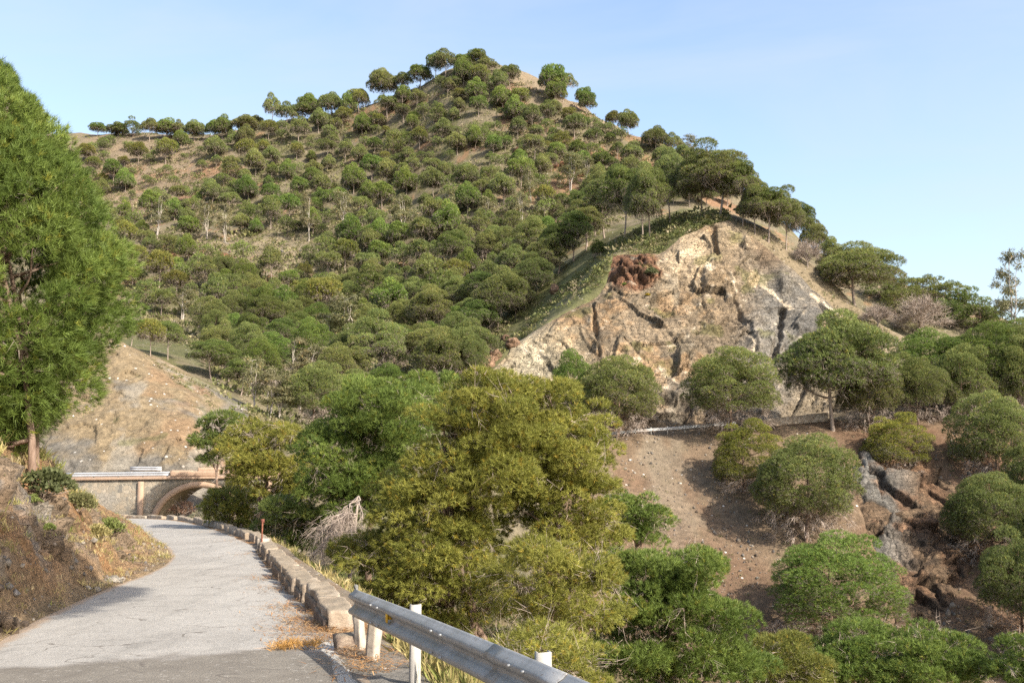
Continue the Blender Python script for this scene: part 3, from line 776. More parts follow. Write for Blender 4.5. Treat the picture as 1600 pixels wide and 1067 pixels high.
base = t.mix(t.math('MULTIPLY', t.math('GREATER_THAN', gs.outputs[0], 0.97), 0.25), base, (0.45, 0.42, 0.38))
base = t.mix(t.math('MULTIPLY', t.math('LESS_THAN', gs.outputs[0], 0.06), 0.3), base, (0.13, 0.115, 0.10))
g = t.rng(fine, 0.3, 0.7, 0.85, 1.15)
sc = t.n('ShaderNodeVectorMath', operation='SCALE'); t.l(base, sc.inputs[0]); t.l(g, sc.inputs['Scale'])
# dust and grit at the edges, from the mesh
att = col_attr(t); sepc = t.n('ShaderNodeSeparateColor'); t.l(att, sepc.inputs[0])
dm = t.rng(t.math('ADD', sepc.outputs[0], t.math('MULTIPLY', t.math('SUBTRACT', mid, 0.5), 1.5)), 0.35, 0.75)
dust = t.mix(fine, (0.24, 0.16, 0.10), (0.33, 0.24, 0.16))
colr = t.mix(t.math('MULTIPLY', dm, 0.75), sc.outputs[0], dust)
# traces of a worn white edge line
lm = t.rng(t.math('ADD', sepc.outputs[1], t.math('MULTIPLY', t.math('SUBTRACT', wav, 0.5), 1.6)), 0.62, 0.75)
lm = t.math('MULTIPLY', lm, t.rng(fine, 0.38, 0.5))
colr = t.mix(t.math('MULTIPLY', lm, 0.55), colr, (0.60, 0.58, 0.53))
M_road = t.pbr(colr, 0.92, t.bump(t.math('ADD', agg, t.math('MULTIPLY', fine, 1.5)), 0.5, 0.012), spec=0.2)
uu = np.tile(u, nr_)
ec = np.zeros((len(P), 3))
ec[:, 0] = np.maximum(sstep(0.10, 0.0, uu), 0.75 * sstep(0.90, 1.0, uu))
ec[:, 1] = sstep(0.035, 0.012, np.abs(uu - 0.925)) * sstep(22, 10, P[:, 1])
road = link("road", mesh_np("road", P, grid_faces(nr_, nc_), [M_road], col=ec, smooth=True), kind='structure')

def strip(C, s, side, dists, n, pw, zfun, trim=1.0):
    A = resample(C, s, n, pw, b=trim)
    tn = np.gradient(A, axis=0)
    for _ in range(14):
        tn[1:-1] = (tn[:-2] + 2 * tn[1:-1] + tn[2:]) / 4
    tn /= np.hypot(tn[:, 0], tn[:, 1])[:, None]
    nrm = np.stack([tn[:, 1], -tn[:, 0]], 1) * side
    XY = A[:, None] + nrm[:, None] * dists[None, :, None]
    Y0 = np.repeat(A[:, 1:2], len(dists), 1)
    D = np.repeat(dists[None], n, 0)
    Z = zfun(XY[..., 0], XY[..., 1], D, Y0)
    return np.concatenate([XY, Z[..., None]], -1), D, Y0
# --- left bank
db = np.r_[-0.25, np.arange(0, 4.2, 0.055), np.arange(4.2, 9.01, 0.2)]
def zb(X, Y, D, Y0):
    z = zroad(Y0) + bank_h(np.maximum(D, 0), Y0) + 0.02 - 0.12 * (D < 0)
    w = sstep(5.5, 8.0, D)
    return z * (1 - w) + (H(X, Y) - 0.25) * w
G, D, Y0 = strip(LC, Ls, -1, db, 520, 1.7, zb, 0.93)
shp = G.shape[:2]; P = G.reshape(-1, 3); D = D.ravel(); Y0 = Y0.ravel()
hb = np.interp(Y0, HB[:, 0], HB[:, 1])
am = sstep(0.05, 0.9, D) * np.clip(hb / 2.0, 0.12, 1) * sstep(8.0, 5.0, D)
dn = np.array([0.75, -0.35, 0.55])
Qb = np.stack([P[:, 0] * 0.8, P[:, 1] * 0.55 + P[:, 2] * 0.6, P[:, 2] * 1.5 - 0.4 * P[:, 1]], 1) + 0.5 * np.stack([fbm(P, 1.5, 3, 411), fbm(P, 1.5, 3, 412), fbm(P, 1.5, 3, 413)], 1)
a1, a2, r1, o1 = voronoi(Qb, 1.1, 415); b1, b2, r2_, o2 = voronoi(Qb, 0.4, 416); e1, e2, r3, o3 = voronoi(Qb, 0.16, 417)
rockm = sstep(-0.25, 0.25, fbm(P, 2.5, 3, 418) + 0.12 * sstep(23, 15, P[:, 1]) - 0.06) * sstep(0.2, 0.8, D) * sstep(4.2, 2.8, D)
ds = ((r1[:, 0] - .5) * 0.36 + (o1 * (r1 - .5)).sum(1) * 0.4) * (0.3 + 0.7 * rockm) + ((r2_[:, 0] - .5) * 0.26 + (o2 * (r2_ - .5)).sum(1) * 0.6) * (0.25 + 0.75 * rockm) + ((r3[:, 0] - .5) * 0.09 + (o3 * (r3 - .5)).sum(1) * 0.6) * (0.4 + 0.6 * rockm)
ds += fbm(P, 2.2, 4, 420) * 0.5 + fbm(Qb * (1, 1, 2), 0.45, 5, 421, 0.6) * 0.26 + (np.abs(fbm(Qb * (.6, 1, 2), 0.8, 4, 422)) < 0.03) * -0.09 * rockm
P2 = P + dn[None] * (ds * am)[:, None]
c = np.tile(np.array([0.34, 0.215, 0.115]), (len(P), 1))
n1 = fbm(P, 1.8, 4, 431); n2 = fbm(P, 0.5, 4, 432); n3 = fbm(P, 5, 3, 433)
c = mixc(c, (0.40, 0.215, 0.095), sstep(0.0, 0.35, n1) * 0.8)
c = mixc(c, (0.26, 0.20, 0.14), rockm * 0.8)
c = mixc(c, (0.21, 0.20, 0.185), rockm * sstep(0.0, 0.3, n2 + 0.4 * n3) * sstep(26, 14, P[:, 1]))
c = mixc(c, (0.28, 0.24, 0.185), sstep(0.28, 0.42, fbm(Qb, 0.6, 4, 435)) * (0.4 + 0.5 * rockm))
c = mixc(c, (0.17, 0.15, 0.075), sstep(2.4, 3.4, D + 0.6 * n1) * 0.8)
c = mixc(c, (0.30, 0.23, 0.14), sstep(0.6, 0.0, D) * 0.7)
c = np.clip(c * (1 + 0.35 * n2)[:, None], 0.01, 0.8)
M_bank = mat_rock("bank_earth", 4.0, 0.55, 0.4)
M_verge = mat_ground("verge_earth", 7.0, 0.06, speck=0.16, speck_scale=9.0, contrast=0.4)
bank = link("roadside_bank", mesh_np("roadside_bank", P2, grid_faces(*shp)[:, ::-1], [M_bank], col=c), kind='structure')
BVH_BANK = BVHTree.FromPolygons([tuple(v) for v in P2.tolist()], grid_faces(*shp).tolist())
# --- right verge
dv_ = np.r_[-0.35, np.arange(0, 2.0, 0.06), np.arange(2.0, 5.3, 0.16)]
def zv(X, Y, D, Y0):
    z = zroad(Y0) - verge_drop(np.maximum(D, 0), Y0) + 0.03 - 0.1 * (D < -0.1)
    w = sstep(3.2, 5.0, D)
    return z * (1 - w) + (H(X, Y) - 0.2) * w
G, D, Y0 = strip(RC, Rs, 1, dv_, 460, 1.7, zv, 0.97)
shp = G.shape[:2]; P = G.reshape(-1, 3); D = D.ravel()
P[:, 2] += (fbm(P, 0.5, 4, 441) * 0.05 + fbm(P, 2, 3, 442) * 0.15) * sstep(0.9, 2.0, D) + fbm(P, 0.25, 3, 443) * 0.02 * sstep(0.02, 0.4, D)
c = np.tile(np.array([0.25, 0.20, 0.145]), (len(P), 1))
n1 = fbm(P, 1.0, 4, 445)
c = mixc(c, (0.30, 0.17, 0.08), sstep(0.0, 0.3, n1) * sstep(1.2, 0.3, D))
c = mixc(c, (0.21, 0.17, 0.08), sstep(0.9, 1.5, D))
c = mixc(c, (0.22, 0.205, 0.18), sstep(13, 10.5, P[:, 1]) * sstep(0.55, 0.35, D) * 0.9)
c = np.clip(c * (1 + 0.3 * fbm(P, 0.3, 3, 446))[:, None], 0.01, 0.8)
verge = link("road_verge", mesh_np("road_verge", P, grid_faces(*shp), [M_verge], col=c), kind='structure')
BVH_VERGE = BVHTree.FromPolygons([tuple(v) for v in P.tolist()], grid_faces(*shp).tolist())
def top_z(x, y):
    zs = [ground_z(x, y)]
    for B in (BVH_BANK, BVH_VERGE):
        h = B.ray_cast(Vector((x, y, 60)), Vector((0, 0, -1)))
        if h[0] is not None: zs.append(h[0].z)
    return max(zs)
print("road", round(time.time() - T0, 1))

# ================================================================ STONE PARAPET ALONG THE ROAD EDGE
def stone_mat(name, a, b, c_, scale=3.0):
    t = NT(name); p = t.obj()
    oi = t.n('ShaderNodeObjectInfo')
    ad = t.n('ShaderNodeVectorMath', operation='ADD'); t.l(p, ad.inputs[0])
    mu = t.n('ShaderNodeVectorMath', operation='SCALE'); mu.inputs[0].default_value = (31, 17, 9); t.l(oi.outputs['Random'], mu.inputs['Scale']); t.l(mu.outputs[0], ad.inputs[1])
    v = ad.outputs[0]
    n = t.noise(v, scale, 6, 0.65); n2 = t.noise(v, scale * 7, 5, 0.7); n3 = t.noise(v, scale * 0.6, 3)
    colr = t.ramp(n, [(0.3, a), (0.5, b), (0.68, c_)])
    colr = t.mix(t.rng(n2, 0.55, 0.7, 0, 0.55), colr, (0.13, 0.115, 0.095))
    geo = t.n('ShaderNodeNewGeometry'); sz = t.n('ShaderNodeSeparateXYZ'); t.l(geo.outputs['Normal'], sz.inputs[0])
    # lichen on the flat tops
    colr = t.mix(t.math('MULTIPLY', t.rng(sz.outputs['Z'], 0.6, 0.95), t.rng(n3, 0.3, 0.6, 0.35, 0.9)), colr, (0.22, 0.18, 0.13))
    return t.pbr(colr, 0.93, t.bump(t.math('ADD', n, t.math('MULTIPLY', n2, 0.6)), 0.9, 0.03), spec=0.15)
M_par = stone_mat("parapet_stone", (0.22, 0.165, 0.118), (0.31, 0.245, 0.18), (0.45, 0.39, 0.315))
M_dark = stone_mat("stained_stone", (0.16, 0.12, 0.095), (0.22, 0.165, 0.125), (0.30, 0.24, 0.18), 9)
M_white = mat_plain("peeling_whitewash", (0.40, 0.345, 0.28), 0.9, 0, 0.35, 9, 0.006)
rng = np.random.default_rng(7)
def rough_block(L, Wd, Hh, amt, seed, taper=0.0, nx=9, ny=5, nz=5):
    """a weathered dressed stone: a closed gridded box with worn corners"""
    faces = []; verts = []; idx = {}
    def vid(i, j, k):
        key = (i, j, k)
        if key not in idx:
            idx[key] = len(verts); verts.append((i / (nx - 1) - .5, j / (ny - 1) - .5, k / (nz - 1)))
        return idx[key]
    for i in range(nx - 1):
        for j in range(ny - 1):
            faces.append([vid(i, j, 0), vid(i, j + 1, 0), vid(i + 1, j + 1, 0), vid(i + 1, j, 0)])
            faces.append([vid(i, j, nz - 1), vid(i + 1, j, nz - 1), vid(i + 1, j + 1, nz - 1), vid(i, j + 1, nz - 1)])
    for i in range(nx - 1):
        for k in range(nz - 1):
            faces.append([vid(i, 0, k), vid(i + 1, 0, k), vid(i + 1, 0, k + 1), vid(i, 0, k + 1)])
            faces.append([vid(i, ny - 1, k), vid(i, ny - 1, k + 1), vid(i + 1, ny - 1, k + 1), vid(i + 1, ny - 1, k)])
    for j in range(ny - 1):
        for k in range(nz - 1):
            faces.append([vid(0, j, k), vid(0, j, k + 1), vid(0, j + 1, k + 1), vid(0, j + 1, k)])
            faces.append([vid(nx - 1, j, k), vid(nx - 1, j + 1, k), vid(nx - 1, j + 1, k + 1), vid(nx - 1, j, k + 1)])
    V = np.array(verts)
    q = np.abs(V - (0, 0, .5)) * 2
    corner = (q > 0.99).sum(1)
    V = V * (L, Wd, Hh)
    ctr = np.array([0, 0, Hh / 2])
    V = ctr + (V - ctr) * np.where(corner >= 3, 0.955, np.where(corner == 2, 0.985, 1.0))[:, None]
    V[:, :2] *= (1 - taper * V[:, 2:3] / Hh)
    S_ = V + seed * 13.7
    V = V + np.stack([fbm(S_, 0.35, 4, seed), fbm(S_, 0.35, 4, seed + 1), fbm(S_, 0.35, 4, seed + 2)], 1) * amt
    return V, np.array(faces)
# stations along the right-hand edge: (distance from the eye, length, height, width, gap)
sR = lambda y: float(np.interp(y, RC[:600, 1], Rs[:600])) if False else float(Rs[np.argmin(np.abs(RC[:, 1] - y) + (RC[:, 0] < -27) * 50)])
s0 = sR(13.2)
blocks = []
s_ = s0
k = 0
while s_ < Rs[-1] - 14:
    y_here = np.interp(s_, Rs, RC[:, 1])
    near = y_here < 31
    Lb = rng.uniform(0.9, 1.5) if near else rng.uniform(1.3, 2.6)
    blocks.append((s_, Lb, near, k)); k += 1
    s_ += Lb + (rng.choice([0.28, 0.38, 0.5]) if near else rng.choice([0.08, 0.25, 0.9]))
zone_words = ["with a stained dark side facing the road", "beside drifted pine needles", "half way along the straight run", "just before the painted marker post", "on the outside of the bend", "low and broken, nearest the arch", "beyond the arch at the far end of the bend"]
for s_, Lb, near, k in blocks:
    sm = s_ + Lb / 2
    x = np.interp(sm, Rs, RC[:, 0]); y = np.interp(sm, Rs, RC[:, 1])
    dx = np.interp(sm + .3, Rs, RC[:, 0]) - np.interp(sm - .3, Rs, RC[:, 0]); dy = np.interp(sm + .3, Rs, RC[:, 1]) - np.interp(sm - .3, Rs, RC[:, 1])
    ang = math.atan2(dy, dx); nx_, ny_ = math.sin(ang), -math.cos(ang)
    off = float(np.interp(y, [13, 20, 28, 40], [0.04, 0.10, 0.24, 0.34])) + rng.uniform(-0.05, 0.05)
    hh = (rng.uniform(0.30, 0.37) if near else rng.uniform(0.18, 0.34)); wd = rng.uniform(0.34, 0.40) if near else rng.uniform(0.32, 0.42)
    zb_ = float(zroad(y)) - 0.08
    zi = 0 if y < 15.5 else 1 if y < 20 else 2 if y < 26 else 3 if y < 33 else 4 if y < 50 else 5 if y < 68 else 6
    first = "squared pale stone parapet block nearest the guardrail end, its end face flaking white" if k == 0 else "weathered stone parapet block " + zone_words[zi]
    o = empty("parapet_block", (x + nx_ * off, y + ny_ * off, zb_), first, "parapet block", "stone parapet blocks along the road edge", ang + rng.uniform(-.03, .03))
    V, F = rough_block(Lb, wd, hh + 0.08, 0.045, 500 + k, 0.02, 25, 11, 9)
    V += np.stack([fbm(V + k * 7.1 + j, 0.09, 3, 60 + j) for j in range(3)], 1) * 0.022
    link("stone", mesh_np("stone", V, F, [M_par]), o)
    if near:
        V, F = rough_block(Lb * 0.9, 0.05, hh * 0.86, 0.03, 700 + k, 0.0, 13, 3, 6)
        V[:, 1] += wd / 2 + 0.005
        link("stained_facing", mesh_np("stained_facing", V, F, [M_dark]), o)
# two painted upright slabs and a fallen lump beside the guardrail end
def slab(px, py, w_px, h_px, D, label, lean, seed):
    b = at(px, py, D)
    o = empty("edge_stone", b, label, "edge stone", "whitewashed edge stones", R(-24))
    V, F = rough_block(0.11, w_px / FPX * D * 0.85, h_px / FPX * D * 1.02, 0.05, seed, 0.04, 5, 6, 9)
    top = V[:, 2] / V[:, 2].max()
    V[:, 1] *= 1 - 0.35 * top ** 3
    V[:, 0] += lean * V[:, 2]
    V[:, 2] -= 0.06
    link("painted_slab", mesh_np("painted_slab", V, F, [M_white]), o)
    return o
slab(563, 1018, 17, 66, 11.6, "thin upright whitewashed slab leaning behind the taller one", -0.1, 911)
slab(583, 1030, 24, 72, 11.0, "taller upright whitewashed slab with a rounded top by the guardrail", 0.05, 921)
b = at(546, 1018, 11.7)
o = empty("fallen_stone", b, "grey broken stone lying at the foot of the painted slabs", "stone", None, 0.5)
V, F = rough_block(0.36, 0.22, 0.2, 0.09, 931); link("stone", mesh_np("stone", V, F, [M_dark]), o)
# marker post
b = np.array([*road_hit(405, 862)] + [0.0]); b[2] = float(zroad(b[1])); b[0] += 0.12
o = empty("marker_post", b, "rusty thin post with a red cap standing in a whitewashed stone at the bend", "marker post")
V, F = rough_block(0.30, 0.34, 0.42, 0.05, 941); link("footing", mesh_np("footing", V, F, [M_white]), o)
M_rust = mat_plain("rust", (0.20, 0.075, 0.045), 0.85, 0, 0.35, 20)
MB().tube([(0, -.18, 0.1), (0, -.18, 0.6), (0.01, -.18, 0.96)], 0.025, 8).build("post", M_rust, o)
MB().box((0.01, -.18, 0.98), (0.11, 0.04, 0.13)).build("cap", mat_plain("faded_red", (0.17, 0.06, 0.042), 0.8, 0, 0.3), o)

# ================================================================ GUARDRAILS
t = NT("galvanised_steel"); p = t.obj()
n = t.noise(p, 2.5, 5, 0.6); n2 = t.noise(p, 30, 3, 0.6)
colr = t.ramp(n, [(0.3, (0.33, 0.325, 0.31)), (0.7, (0.46, 0.455, 0.44))])
colr = t.mix(t.rng(n2, 0.62, 0.72, 0, 0.7), colr, (0.2, 0.13, 0.09))
mpz = t.n('ShaderNodeMapping'); mpz.inputs['Scale'].default_value = (6, 6, 0.8); t.l(p, mpz.inputs[0])
colr = t.mix(t.rng(t.noise(mpz.outputs[0], 1.0, 5, 0.7), 0.55, 0.68, 0, 0.55), colr, (0.23, 0.205, 0.175))
M_steel = t.pbr(colr, t.rng(n, 0.3, 0.7, 0.42, 0.6), t.bump(n2, 0.1, 0.004), 0.55, 0.4)
M_post = mat_plain("white_painted_post", (0.35, 0.33, 0.30), 0.7, 0, 0.18, 9, 0.006)
M_yellow = mat_plain("yellow_reflector", (0.75, 0.42, 0.03), 0.4, 0, 0.1)
M_zinc = mat_plain("pale_zinc", (0.40, 0.41, 0.42), 0.5, 0.3, 0.12, 1.5, 0.002)
def wbeam(path, z0, side=1, h=0.31, dep=0.083):
    """W-profile steel beam along a ground path; z0 = height of the beam centre"""
    prof = np.array([(0.0, .155), (.012, .146), (.03, .128), (.068, .108), (.078, .088), (.074, .066), (.03, .032), (.010, .014), (.008, 0)])
    prof = np.vstack([prof, prof[-2::-1] * (1, -1)]) * (dep / .083, h / .31)
    P = np.asarray(path, float); tn = np.gradient(P[:, :2], axis=0); tn /= np.hypot(tn[:, 0], tn[:, 1])[:, None]
    nn = np.stack([tn[:, 1], -tn[:, 0]], 1) * side
    def ring(th):
        return np.stack([P[:, None, 0] + nn[:, None, 0] * (prof[None, :, 0] + th), P[:, None, 1] + nn[:, None, 1] * (prof[None, :, 0] + th), P[:, None, 2] + z0 + prof[None, :, 1] + 0 * P[:, None, 0]], -1)
    a = ring(0.0); b_ = ring(-0.006)
    m = len(prof); k = len(P)
    F = grid_faces(k, m)
    mb = MB(); mb.add(np.vstack([a.reshape(-1, 3), b_.reshape(-1, 3)]), np.vstack([F, F[:, ::-1] + k * m]))
    i = np.arange(k) * m
    mb.q.append(np.stack([i[:-1], i[1:], i[1:] + k * m, i[:-1] + k * m], 1)); i = i + m - 1
    mb.q.append(np.stack([i[1:], i[:-1], i[:-1] + k * m, i[1:] + k * m], 1))
    i = np.arange(m - 1)
    mb.q.append(np.stack([i + 1, i, i + k * m, i + 1 + k * m], 1)); i = i + (k - 1) * m
    mb.q.append(np.stack([i, i + 1, i + 1 + k * m, i + k * m], 1))
    return mb
gy = np.linspace(11.2, 2.0, 40)
gp = np.stack([-0.05 - (gy - 7) * 0.398 - 0.004 * (gy - 7) ** 2, gy, zroad(gy)], 1)
origin = Vector((gp[0, 0], gp[0, 1], gp[0, 2]))
gr = empty("guardrail", origin, "grey steel guardrail with a flared end beside the road in the foreground", "guardrail")
loc = gp - np.array(origin)
wbeam(loc, 0.60, 1).build("beam", M_steel, gr, smooth=True)
sj = loc[17:23] + np.array([-0.006, -0.002, 0])
wbeam(sj, 0.60, 1, 0.318, 0.086).build("splice_plate", M_steel, gr, smooth=True)
# fishtail end: a flat curved plate at the far end
d0 = loc[0] - loc[1]; d0 /= np.linalg.norm(d0)
mb = MB()
q = np.linspace(0, 1, 8)
ring = []
for a in q:
    c0 = d0 * (0.34 * a) + np.array([0.10 * a * a, 0.05 * a, 0.60])
    hh = 0.155 + 0.045 * a - 0.12 * max(0, a - .75) * 4 * 0.3
    for s_ in (-1, -.5, 0, .5, 1): ring.append(c0 + np.array([0.02 * (1 - abs(s_)) * (1 - a), 0, s_ * hh]))
Vf = np.array(ring); Ff = grid_faces(8, 5)
mb.add(np.vstack([Vf, Vf + (0.012, 0.004, 0)]), np.vstack([Ff, Ff[:, ::-1] + 40]))
mb.build("flared_end", M_steel, gr, smooth=True)
for y0 in (9.55, 6.75, 5.2, 3.2):
    i = int(np.argmin(np.abs(gy - y0))); c0 = loc[i]
    px_ = np.array([c0[0] + 0.16, c0[1], c0[2]])
    pm = MB()
    for bx, by, sx, sy in ((0, 0, .10, .008), (-.046, .03, .008, .06), (.046, .03, .008, .06)):
        ca, sa = math.cos(R(20)), math.sin(R(20))
        pm.box((px_[0] + bx * ca - by * sa, px_[1] + bx * sa + by * ca, px_[2] + 0.06), (sx, sy, 1.42), R(20))
    po = pm.build("post", M_post, gr)
    MB().box((c0[0] + .07, c0[1], c0[2] + 0.6), (.10, .07, .2), R(20)).build("spacer", M_steel, gr)
i = int(np.argmin(np.abs(gy - 9.75))); c0 = loc[i]
M3 = MB(); M3.box((c0[0] - .055, c0[1] - .03, c0[2] + .63), (.012, .07, .11), R(20)); M3.box((c0[0] - .03, c0[1] - .01, c0[2] + .63), (.05, .012, .06), R(20)); M3.build("reflector", M_yellow, gr)
for j in (4, 5, 12, 13, 19, 20):
    c0 = loc[j]
    for dz in (0.09, -0.09):
        MB().tube([c0 + (-.078, -.03, .6 + dz), c0 + (-.096, -.036, .6 + dz)], 0.012, 7).build("bolt", M_steel, gr)

# ================================================================ BRIDGE
BD = 75.5
bo = at(120, 806, BD); bl = bo.copy()
def bw(px, py, D=BD):
    return at(px, py, D) - bo
bridge = empty("stone_bridge", bo, "arched rubble stone bridge with an orange brick arch ring across the gully", "bridge")
t = NT("rubble_masonry"); p = t.obj()
dn_ = t.n('ShaderNodeTexNoise'); dn_.inputs['Scale'].default_value = 2.5; t.l(p, dn_.inputs['Vector'])
av = t.n('ShaderNodeMix', data_type='VECTOR'); av.inputs[0].default_value = 0.12; t.l(p, av.inputs[4]); t.l(dn_.outputs['Color'], av.inputs[5])
v = av.outputs[1]
de = t.voro(v, 3.8, 'DISTANCE_TO_EDGE'); vc = t.voro(v, 3.8, out='Color')
sc_ = t.n('ShaderNodeSeparateColor'); t.l(vc, sc_.inputs[0])
n = t.noise(p, 6, 5, 0.65); nb_ = t.noise(p, 0.5, 4, 0.6)
stone = t.ramp(sc_.outputs[0], [(0.0, (0.11, 0.10, 0.088)), (0.35, (0.18, 0.158, 0.125)), (0.7, (0.24, 0.19, 0.135)), (1.0, (0.30, 0.25, 0.19))])
stone = t.mix(t.rng(n, 0.3, 0.7, 0, 0.5), stone, (0.17, 0.16, 0.13))
mort = t.ramp(n, [(0.3, (0.27, 0.23, 0.175)), (0.7, (0.35, 0.31, 0.245))])
mk = t.rng(de, 0.03, 0.075)
colr = t.mix(mk, mort, stone)
# a smeared cement skin low on the left part
sx = t.n('ShaderNodeSeparateXYZ'); t.l(p, sx.inputs[0])
skin = t.math('MULTIPLY', t.rng(t.math('ADD', sx.outputs['X'], t.math('MULTIPLY', nb_, 4.0)), 6.2, 4.2), t.rng(t.math('ADD', sx.outputs['Z'], t.math('MULTIPLY', nb_, 1.2)), 2.5, 2.1))
colr = t.mix(t.math('MULTIPLY', skin, 0.85), colr, t.ramp(n, [(0.3, (0.18, 0.165, 0.14)), (0.7, (0.25, 0.22, 0.18))]))
colr = t.mix(t.rng(nb_, 0.5, 0.75, 0, 0.4), colr, (0.27, 0.215, 0.15))
M_rubble = t.pbr(colr, 0.93, t.bump(mk, 0.8, 0.06), spec=0.15)
t = NT("orange_brick"); p = t.obj(); n = t.noise(p, 3, 5, 0.65); n2 = t.noise(p, 16, 4, 0.6)
M_brick = t.pbr(t.mix(t.rng(n2, 0.5, 0.7, 0, 0.5), t.ramp(n, [(0.3, (0.31, 0.205, 0.14)), (0.7, (0.40, 0.28, 0.195))]), (0.37, 0.30, 0.225)), 0.92, t.bump(n2, 0.6, 0.02), spec=0.15)
ang_b = math.atan2(bw(360, 745)[2] - bw(120, 748)[2], bw(360, 745)[0] - bw(120, 748)[0])
xs0, xs1 = bw(90, 800)[0], bw(460, 800)[0]
ax0 = bw(232, 806)[0]; ax1 = bw(388, 806)[0]; acx = (ax0 + ax1) / 2; hw = (ax1 - ax0) / 2
zap = bw(310, 753)[2]; ring_t = 0.42
zspring = -1.2
def deck(x): return bw(120, 750)[2] + (x - bw(120, 750)[0]) * 0.012
def arch_z(x, outer):
    w = hw + (0 if outer else -ring_t); hgt = (zap if outer else zap - ring_t) - zspring
    q = np.clip(1 - np.abs((x - acx) / w) ** 2.0, 0, 1)
    return zspring + hgt * np.sqrt(q)
W_b = 5.0
xs = np.unique(np.r_[np.linspace(xs0, xs1, 60), np.linspace(ax0 + 1e-3, ax1 - 1e-3, 90)])
zt = deck(xs); zb_ = np.where((xs > ax0) & (xs < ax1), arch_z(xs, True), -3.0)
mb = MB(); k = len(xs)
V = np.concatenate([np.stack([xs, 0 * xs, zb_], 1), np.stack([xs, 0 * xs, zt], 1), np.stack([xs, 0 * xs + W_b, zt], 1), np.stack([xs, 0 * xs + W_b, zb_], 1)])
i = np.arange(k - 1)
mb.add(V, np.concatenate([np.stack([i + a * k, i + 1 + a * k, i + 1 + b_ * k, i + b_ * k], 1) for a, b_ in ((0, 1), (1, 2), (2, 3), (3, 0))]))
mb.build("spandrel_wall", M_rubble, bridge)
th = np.linspace(0.0, math.pi, 80)
def ringpts(w, hgt): return np.stack([acx + w * np.cos(th), zspring + hgt * np.sin(th)], 1)
ro = ringpts(hw + 0.03, zap - zspring + 0.03); ri = ringpts(hw - ring_t, zap - ring_t - zspring)
i = np.arange(79)
for y0_, y1_ in ((-.07, 0.35), (W_b - 0.35, W_b + .07)):
    V = np.concatenate([np.c_[c_[:, 0], np.full(80, y_), c_[:, 1]] for c_, y_ in ((ro, y0_), (ri, y0_), (ri, y1_), (ro, y1_))])
    MB().add(V, np.concatenate([np.stack([i + a * 80, i + 1 + a * 80, i + 1 + b_ * 80, i + b_ * 80], 1) for a, b_ in ((0, 1), (1, 2), (2, 3), (3, 0))])).build("arch_ring", M_brick, bridge)
V = np.concatenate([np.c_[ri[:, 0], np.full(80, .35), ri[:, 1]], np.c_[ri[:, 0], np.full(80, W_b - .35), ri[:, 1]]])
MB().add(V, np.stack([i, i + 1, i + 81, i + 80], 1)).build("vault", mat_plain("vault_plaster", (0.27, 0.225, 0.165), 0.95, 0, 0.3, 1.5, 0.03), bridge)
xm = bw(220, 780)[0]
MB().box((xm, -0.06, (deck(xm) - 3.0) / 2 - 0.16), (0.42, 0.22, deck(xm) + 3.0)).build("pilaster", M_brick, bridge)
xm = bw(420, 780)[0]
MB().box((xm, -0.06, (deck(xm) - 3.0) / 2 - 0.16), (0.42, 0.22, deck(xm) + 3.0)).build("pilaster", M_brick, bridge)
L_ = xs1 - xs0
bevel(MB().box(((xs0 + xs1) / 2, W_b / 2, deck((xs0 + xs1) / 2) + 0.07), (L_, W_b + 0.36, 0.16), 0, [[1, 0, 0], [0, 1, 0], [math.tan(0.012), 0, 1]]).build("coping", M_brick, bridge), 0.02)
def bparapet(pxa, pxb, y, hgt):
    xa, xb = bw(pxa, 740)[0], bw(pxb, 740)[0]
    V, F = rough_block(xb - xa, 0.35, hgt, 0.035, int(pxa), 0.0, 21, 4, 4)
    V += ((xa + xb) / 2, y, deck((xa + xb) / 2) + 0.14)
    link("parapet", mesh_np("parapet", V, F, [M_brick]), bridge)
bparapet(264, 341, 0.25, 0.44); bparapet(278, 346, W_b - 0.2, 0.6); bparapet(235, 270, W_b - 0.2, 0.40); bparapet(352, 440, 0.25, 0.42)
def small_rail(name, pts, label, z0, post_h, n_posts, side=1, mat=M_zinc):
    P = np.asarray(pts, float); o_ = P[0].copy()
    r = empty(name, o_, label, "guardrail")
    L = P - o_
    wbeam(L, z0, side, 0.34, 0.08).build("beam", mat, r, smooth=True)
    for f in np.linspace(0.03, 0.97, n_posts):
        c = np.array([np.interp(f * (len(L) - 1), np.arange(len(L)), L[:, j]) for j in range(3)])
        MB().box((c[0], c[1] + 0.06 * side, c[2] + post_h / 2 - 0.1), (0.1, 0.06, post_h + 0.2)).build("post", M_post, r)
    return r
def line_at(pxa, pya, pxb, pyb, Da, Db, n=12):
    return np.stack([at(pxa + (pxb - pxa) * f, pya + (pyb - pya) * f, Da + (Db - Da) * f) for f in np.linspace(0, 1, n)])
a0 = np.array([bo[0] + bw(100, 745)[0], BD + 0.35, bo[2] + deck(bw(100, 745)[0]) + 0.1]); a1 = np.array([bo[0] + bw(263, 745)[0], BD + 0.35, bo[2] + deck(bw(263, 745)[0]) + 0.1])
small_rail("guardrail", np.linspace(a0, a1, 14), "long pale guardrail along the near edge of the bridge", 0.30, 0.42, 5, 1)
b0 = np.array([bo[0] + bw(166, 745)[0] , BD + W_b - .3, a0[2] + .05]); b1 = np.array([bo[0] + bw(218, 745)[0], BD + W_b - .3, a0[2] + .05])
small_rail("guardrail", np.linspace(b0, b1, 6), "short pale guardrail piece on the far edge of the bridge", 0.62, 0.72, 2, 1)
